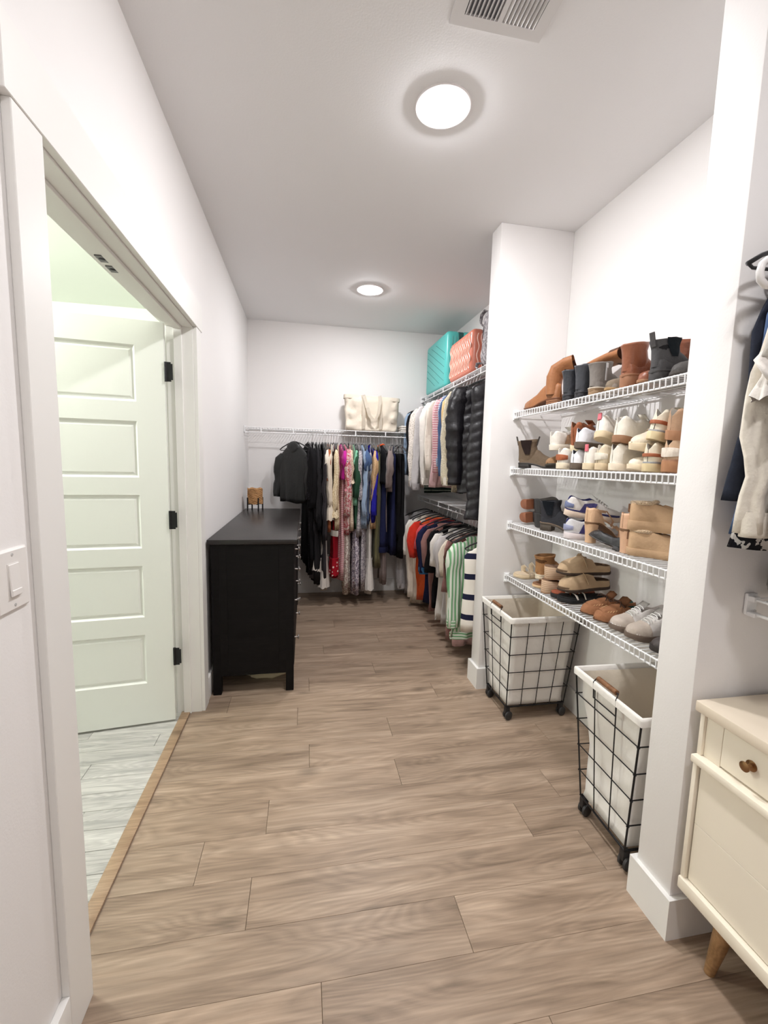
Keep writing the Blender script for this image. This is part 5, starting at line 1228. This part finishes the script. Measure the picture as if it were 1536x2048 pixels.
U(841, 968, 'pale grey sweatshirt on the upper right rail', K['ltgrey'], 'hanging_sweater', 'sweater', sl_py=978, sr=0.045, tub=0.028, cuff=K['grey'])
U(850, 985, 'striped dark green top with its hem showing low', K['darks'], sl_py=940)
U(857, 955, 'white sweatshirt on the upper right rail', K['white'], 'hanging_sweater', 'sweater', sl_py=968, sr=0.045, tub=0.028, cuff=K['white'])
U(866, 945, 'ivory hooded sweatshirt on the upper right rail', K['ivory'], 'hanging_sweater', 'sweater', sl_py=940, sr=0.042, hood=K['cream'])
U(874, 975, 'dusty pink long-sleeved top', K['pink'], sl_py=975)
U(880, 950, 'pink striped knit top', K['pinks'], 'hanging_sweater', 'sweater', sl_py=945)
U(886, 945, 'blue and white striped sweater', K['blues'], 'hanging_sweater', 'sweater', sl_py=930, sr=0.04, tub=0.026, cuff=K['ltblue'])
U(891, 955, 'medium blue shirt behind the striped sweater', K['denim'], sl_py=952)
U(896, 950, 'pale yellow shirt on the upper right rail', K['yellow'], sl_py=955)
U(902, 985, 'cream fleece pullover beside the black puffer', K['sherpa'], 'hanging_sweater', 'sweater', sl_py=968, sr=0.048, tub=0.032, cuff=K['ivory'])
U(917, 985, 'black puffer jacket with quilted sleeves', K['puffer'], 'hanging_jacket', 'jacket', sl_py=970, sr=0.060, tub=0.045, th=0.035, thh=0.045, quilt=0.062)
U(938, 1038, 'long black quilted coat at the end of the upper rail', K['puffer'], 'hanging_coat', 'coat', W=0.175, hem=0.19, th=0.040, thh=0.050, quilt=0.062, folds=0.004, hood=K['puffer'])
D(793, 1160, 'grey hooded sweatshirt farthest along the lower rail', K['grey'], 'hanging_sweater', 'sweater', sl_py=1168, sr=0.05, tub=0.034, cuff=K['white'], W=0.21)
D(808, 1185, 'light heather grey sweatshirt on the lower rail', K['heather'], 'hanging_sweater', 'sweater', sl_py=1172, sr=0.05, tub=0.034, cuff=K['ltgrey'], W=0.205)
D(818, 1192, 'white T-shirt behind the orange tops', K['white'], sl_py=1105, W=0.2)
D(824, 1206, 'cream long shirt beside the orange T-shirt', K['cream'], sl_py=1190, W=0.195)
D(832, 1200, 'orange T-shirt with red sleeves', K['orange'], 'hanging_tshirt', 'T-shirt', sl_py=1110, sm=K['redo'], sr=0.055, tub=0.03, W=0.195)
D(841, 1125, 'coral red T-shirt behind the navy one', K['pinkred'], 'hanging_tshirt', 'T-shirt', sl_py=1095, W=0.185)
D(848, 1205, 'navy T-shirt with blue cuffs', K['navy'], 'hanging_tshirt', 'T-shirt', sl_py=1140, sr=0.055, tub=0.03, cuff=K['teal'], W=0.19)
D(857, 1222, 'brown hemmed shirt behind the black one', K['mauve'], sl_py=1130, W=0.18)
D(864, 1212, 'black T-shirt in the middle of the lower rail', K['black'], 'hanging_tshirt', 'T-shirt', sl_py=1140, sr=0.05, W=0.19)
D(874, 1240, 'white ribbed T-shirt in the middle of the lower rail', K['white'], 'hanging_tshirt', 'T-shirt', sl_py=1128, sr=0.055, tub=0.03, W=0.195)
D(884, 1248, 'pale grey T-shirt beside the white ribbed one', K['ltgrey'], 'hanging_tshirt', 'T-shirt', sl_py=1150, sr=0.055, tub=0.03, W=0.19)
D(891, 1262, 'beige V-neck shirt on the lower rail', K['cream'], sl_py=1145, W=0.185)
D(898, 1280, 'mauve brown blouse on the lower rail', K['mauve'], sl_py=1180, W=0.18)
D(904, 1275, 'dark brown shirt on the lower rail', K['brown'], sl_py=1150, W=0.175)
D(910, 1290, 'dusty rose long top whose hem shows lowest', K['pink'], sl_py=1210, W=0.17)
D(908, 1272, 'green and white striped shirt near the far partition', K['gstripe'], sl_py=1245, sm=K['gstripe'], sr=0.050, tub=0.030, cuff=K['gstriped'], W=0.185, hem=0.20, th=0.025, band=K['gstriped'])
D(925, 1262, 'white sweater with wide navy stripes nearest the far partition', K['nstripe'], 'hanging_sweater', 'sweater', W=0.205, hem=0.195, th=0.026, thh=0.036, neck=0.09, slope=1.3)
# --- right edge, above the beige dresser
def near(y, L, label, m, name='hanging_shirt', cat='shirt', W=0.19, yaw=0, hang=True, **kw):
    t = thing(name, label, cat, (RR_X, y, 2.036), (0, 0, math.radians(yaw)), 'clothes at the right edge above the beige dresser')
    garment(t, L, m, W=W, seed=y*31, **kw)
    if hang: hanger(RR_X, y, 2.036, math.radians(yaw), hlabel(label), 'hangers above the beige dresser').scale = (0.45, 1, 1)
near(0.925, 0.715, 'dark navy shirt at the right edge above the beige dresser', cloth((40, 44, 56)), W=0.132, hem=0.182, slope=3.0, neck=0.04)
near(0.905, 0.80, 'blue shirt showing only its hem at the right edge', K['denim'], W=0.12, hem=0.150, slope=2.5)
near(0.884, 0.83, 'black and white patterned top at the right edge', K['aztec'], hem=0.180, W=0.125, folds=0.006, slope=2.5)
near(0.855, 0.715, 'cream sweater with ribbed cuffs at the right edge', K['ivory'], 'hanging_sweater', 'sweater', sleeve=0.70, sr=0.045, tub=0.026, cuff=K['ivory'], W=0.130, slope=2.4)
near(0.828, 0.56, 'white ruffled blouse at the right edge', K['white'], sleeve=0.34, sr=0.045, ruffle=(K['white'], 0.05), W=0.155, slope=2.6, hem=0.14)
near(0.775, 0.80, 'taupe blouse beside the white ruffled one at the right edge', K['taupe'], sleeve=0.45, W=0.165)  # last garments of this rail, added out of view to shade the partition
near(0.715, 0.85, 'charcoal cardigan out at the right edge', K['char'], sleeve=0.6, W=0.165)
near(0.640, 0.80, 'pale blue shirt out at the right edge', K['ltblue'], sleeve=0.55, W=0.165)
near(0.560, 0.90, 'black dress out at the right edge', K['black'], 'hanging_dress', 'dress', sleeve=0.5, W=0.165)
# bare hanger arm with a white ribbon knot beside the partition
hanger(1.240, 0.905, 2.036, -0.05, 'bare black hanger against the near partition at the right edge', 'bare hanger above the beige dresser')

t = thing('plastic_hanger', 'white tubular plastic hanger end at the right edge beside the near partition', 'hanger', (RR_X, 0.872, 2.036))
PLW = mat('white_plastic', (238, 236, 234), 0.35)
xw = RR_X-at(1521, 535, 'y', 0.872).x
bar = [(-0.02, -0.09), (-xw*0.6, -0.13), (-xw+0.018, -0.158), (-xw+0.004, -0.170), (-xw, -0.186), (-xw+0.004, -0.204), (-xw+0.018, -0.214), (0, -0.214), (xw-0.018, -0.214), (xw, -0.186), (xw-0.018, -0.158), (xw*0.6, -0.13), (0.02, -0.09), (0, -0.085)]
tube('shoulder_bar', [(a_, 0, b_) for a_, b_ in bar]+[(-0.02, 0, -0.09)], 0.008, PLW, t, 10, cap=False)
tube('hook', [(0, 0, -0.085), (0, 0, -0.04), (0.006, 0, -0.028)]+[(0.0155*math.cos(a), 0, 0.0155*math.sin(a)) for a in [(-50+220*k/12)*pi/180 for k in range(13)]], 0.0035, PLW, t, 8)

# ------------------------------------------------------------------ things on the upper shelves
def rounded_box_mesh(bm, lo, hi, r, seg=4): add_box(bm, lo, hi, r, seg)
# canvas tote
CANV = mat('canvas', (226, 215, 198), 0.92, var=0.07, vscale=7, bump=0.45, bscale=18, sheen=0.1)
tz = 1.692+0.005
t = thing('canvas_tote', 'large natural canvas tote bag on the back wall shelf', 'bag', (0.655, 4.35, tz), (0, 0, -0.04))
def tote_ring(z, hw, hd, amp, n=64, inset=0):
    r = []
    for j in range(n):
        a = 2*pi*j/n; ca, sa = math.cos(a), math.sin(a)
        x = (hw-inset)*math.copysign(abs(ca)**0.35, ca); y = (hd-inset)*math.copysign(abs(sa)**0.45, sa)
        nn = noise.noise(Vector((x*9, y*9+2, z*13)))+0.5*noise.noise(Vector((x*24, y*9, z*26)))
        r.append((x+amp*0.6*nn, y+amp*nn*1.3, z+0.012*(abs(x)/hw)*(z > 0.25)-0.02*(x > 0)*(x/hw)*(z > 0.3)))
    return r
bm = bmesh.new()
loft(bm, [tote_ring(0.0, 0.235, 0.075, 0.002), tote_ring(0.012, 0.25, 0.085, 0.006)]+[tote_ring(0.03+0.03*k, 0.252+0.0022*k, 0.088-0.0018*k, 0.030) for k in range(10)]+[tote_ring(0.335, 0.278, 0.068, 0.006)], cap0=True)
body = from_bm('body', bm, CANV, t, smooth=True)
bm = bmesh.new(); loft(bm, [tote_ring(0.335, 0.278, 0.068, 0.006), tote_ring(0.333, 0.278, 0.068, 0.006, inset=0.006), tote_ring(0.2, 0.268, 0.07, 0.006, inset=0.01), tote_ring(0.10, 0.255, 0.07, 0.004, inset=0.012)], cap1=True)
from_bm('lining', bm, CANV, body, smooth=True)
bm = bmesh.new(); loft(bm, [tote_ring(0.305, 0.280, 0.072, 0.006), tote_ring(0.320, 0.2815, 0.0735, 0.006), tote_ring(0.340, 0.2805, 0.0705, 0.006)])
from_bm('top_hem', bm, CANV, body, smooth=True)
def ribbon(name, pts, w_, m, parent, side, th_=0.006):
    bm = bmesh.new(); sd = Vector(side)
    loft(bm, [[Vector(p)-sd*w_, Vector(p)+sd*w_] for p in pts], close=False)
    bmesh.ops.solidify(bm, geom=bm.faces[:], thickness=th_)
    return from_bm(name, bm, m, parent)
ribbon('handle', [(-0.085, -0.112, 0.02), (-0.085, -0.116, 0.15), (-0.088, -0.100, 0.30), (-0.092, -0.082, 0.345), (-0.085, -0.098, 0.33), (-0.055, -0.140, 0.22), (-0.030, -0.148, 0.140), (0.0, -0.150, 0.110), (0.030, -0.150, 0.115), (0.052, -0.146, 0.16), (0.066, -0.132, 0.25), (0.072, -0.094, 0.325), (0.070, -0.082, 0.345), (0.074, -0.100, 0.30), (0.080, -0.116, 0.15), (0.080, -0.112, 0.02)], 0.017, mat('canvas_strap', (234, 226, 212), 0.9, var=0.05, vscale=20), t, (0.95, 0, 0.31))
ribbon('handle', [(-0.085, 0.070, 0.20), (-0.080, 0.068, 0.33), (-0.060, 0.055, 0.345), (-0.02, 0.03, 0.325), (0.02, 0.03, 0.325), (0.060, 0.055, 0.345), (0.080, 0.068, 0.33), (0.085, 0.070, 0.20)], 0.017, CANV, t, (0, 0.9, 0.4))
# white folded linen next to the tote
t = thing('folded_linen', 'stack of white folded linen beside the canvas tote', 'linen', (1.03, 4.36, tz))
for k in range(3): box('layer', (-0.085, -0.10, 0.002+k*0.022), (0.085, 0.10, 0.022+k*0.022), K['white'], t, bevel=0.008, seg=3, rot=(0, 0, 0.02*k))
# teal suitcase
SZ = 2.078+0.005
def suitcase(name, label, y0, y1, x0, x1, h, col, rib, lift=0.0, style='diag'):
    t = thing(name, label, 'suitcase', ((x0+x1)/2, (y0+y1)/2, SZ+lift))
    m = mat('shell_%d' % col[0], col, 0.32, var=0.03, vscale=6); md = mat('shell_groove_%d' % col[0], tuple(int(c*0.72) for c in col), 0.4)
    hx, hy = (x1-x0)/2, (y1-y0)/2
    bm = bmesh.new(); add_box(bm, (-hx, -hy, 0.0), (-0.004, hy, h), 0.038, 5); add_box(bm, (0.004, -hy, 0.0), (hx, hy, h), 0.038, 5)
    sh_ = from_bm('shell', bm, m, t, angle=math.radians(40))
    box('zipper_band', (-0.010, -hy+0.004, 0.004), (0.010, hy-0.004, h-0.004), mat('zip_tape_%d' % col[0], tuple(int(c*0.45) for c in col), 0.7), t, bevel=0.03, seg=4)
    if style == 'diag':
        for k in range(7):
            f_ = -0.9+1.8*k/6
            pts = []
            for q in range(9):
                u = q/8; yy = hy*0.86-2*hy*0.86*u; zz = h*(0.5+f_*0.42)+(u-0.5)*-0.34*h*1.5
                if 0.045 < zz < h-0.045: pts.append((-hx-0.0005, yy, zz))
            if len(pts) > 1: tube('groove', pts, 0.0022, md, sh_, 5)
        for k in range(3):
            for zz in (-1,):
                yy = -hy-0.0005; xx = -hx+0.055+0.028*k
                tube('groove', [(xx, yy, 0.05), (xx, yy, h-0.05)], 0.0028, md, sh_, 5)
    else:
        for k in range(13):
            yy0 = hy*0.86-2*hy*0.86*k/12
            tube('rib', [(-hx-0.001, yy0+0.016*math.sin(q*0.9+(k % 2)*0.4), 0.04+(h-0.08)*q/18) for q in range(19)], 0.0045, rib, sh_, 6)
        for k in range(4):
            xx = -hx+0.05+0.03*k
            tube('rib', [(xx+0.008*math.sin(q*0.9), -hy-0.001, 0.04+(h-0.08)*q/14) for q in range(15)], 0.0045, rib, sh_, 6)
    wm = mat('case_wheel', (38, 36, 38), 0.5)
    for sx in (-0.6, 0.6):
        for zz in (0.045, h-0.045):
            wh = lathe('wheel', [(0, -0.009), (0.019, -0.009), (0.023, -0.005), (0.023, 0.005), (0.019, 0.009), (0, 0.009)], wm, t, 18, (sx*hx, hy+0.020, zz), (0, pi/2, 0))
            box('wheel_housing', (sx*hx-0.016, hy-0.006, zz-0.02), (sx*hx+0.016, hy+0.010, zz+0.02), wm, t, bevel=0.004)
    hd = tube('carry_handle', [(-0.006, -0.075, h-0.002), (-0.006, -0.070, h+0.012), (-0.006, 0.070, h+0.012), (-0.006, 0.075, h-0.002)], 0.007, wm if style != 'diag' else md, t, 8)
    tube('side_handle', [(0.0, -hy+0.002, h*0.38), (0.0, -hy-0.014, h*0.41), (0.0, -hy-0.014, h*0.59), (0.0, -hy+0.002, h*0.62)], 0.007, wm if style != 'diag' else md, t, 8)
    return t
suitcase('hard_suitcase', 'glossy teal hard-shell suitcase standing on the high right shelf', 3.80, 4.44, 1.232, 1.505, 0.490, (84, 186, 180), None)
suitcase('hard_suitcase', 'coral suitcase with wavy ribs between the teal case and grey bag', 3.19, 3.70, 1.232, 1.460, 0.335, (204, 120, 98), mat('coral_rib', (244, 204, 188), 0.35), style='wave')
# grey marled soft bag
MARL = blotch('grey_marl', [(116, 112, 114), (150, 146, 148), (184, 180, 182)], 55, 'noise', [0, 0.45, 0.55])
t = thing('soft_duffel', 'grey marled soft bag at the near end of the high right shelf', 'bag', (1.365, 2.855, SZ))
bm = bmesh.new(); bmesh.ops.create_cube(bm, size=2); bmesh.ops.subdivide_edges(bm, edges=bm.edges[:], cuts=14, use_grid_fill=True)
for v in bm.verts:
    c_ = v.co.copy(); nrm = c_.normalized(); p_ = Vector((math.copysign(abs(c_.x)**0.9, c_.x), c_.y, c_.z))
    rr_ = (abs(c_.x)**5+abs(c_.y)**5+abs(c_.z)**5)**0.2
    q_ = c_/rr_
    k = noise.noise(c_*2.3)*0.05+noise.noise(Vector((c_.x*3, c_.y*9, c_.z*2)))*0.035
    q_ = q_*(1+k)
    v.co = Vector((q_.x*0.125*(1-0.10*q_.z), q_.y*0.225, (q_.z+1)*0.215))
    if v.co.z < 0.004: v.co.z = 0.004
body = from_bm('body', bm, MARL, t, smooth=True)
tube('strap', [(-0.06, 0.20, 0.40), (-0.08, 0.235, 0.425), (-0.09, 0.275, 0.40), (-0.10, 0.262, 0.345), (-0.10, 0.23, 0.32)], 0.017, MARL, t, 8, ry=0.007)
tube('strap', [(-0.10, 0.225, 0.05), (-0.11, 0.262, 0.055), (-0.115, 0.272, 0.03), (-0.11, 0.25, 0.012)], 0.017, MARL, t, 8, ry=0.008)
tube('seam_piping', [(-0.118*math.cos(a)-0.0, 0.16+0.02*math.sin(a*2), 0.215+0.205*math.sin(a)) for a in [(-80+160*k/16)*pi/180 for k in range(17)]], 0.004, mat('dark_piping', (70, 66, 70), 0.8), body, 6)
# rolled towel on the low shelf above the beige dresser
TOW = mat('towel', (226, 222, 216), 1.0, var=0.06, vscale=40, bump=0.9, bscale=120, sheen=0.3)
t = thing('rolled_towel', 'rolled white towel on the wire shelf above the beige dresser', 'towel', (1.235, 0.890, 1.046+0.004))
bm = bmesh.new()
prof = [(0.008+0.037*k/50, 2*pi*3.1*k/50) for k in range(51)]
loft(bm, [[(x, r_*math.cos(a), 0.047+r_*math.sin(a)) for (r_, a) in prof] for x in (0.0, 0.06, 0.14, 0.26)], close=False)
bmesh.ops.solidify(bm, geom=bm.faces[:], thickness=0.009)
from_bm('roll', bm, TOW, t, smooth=True)
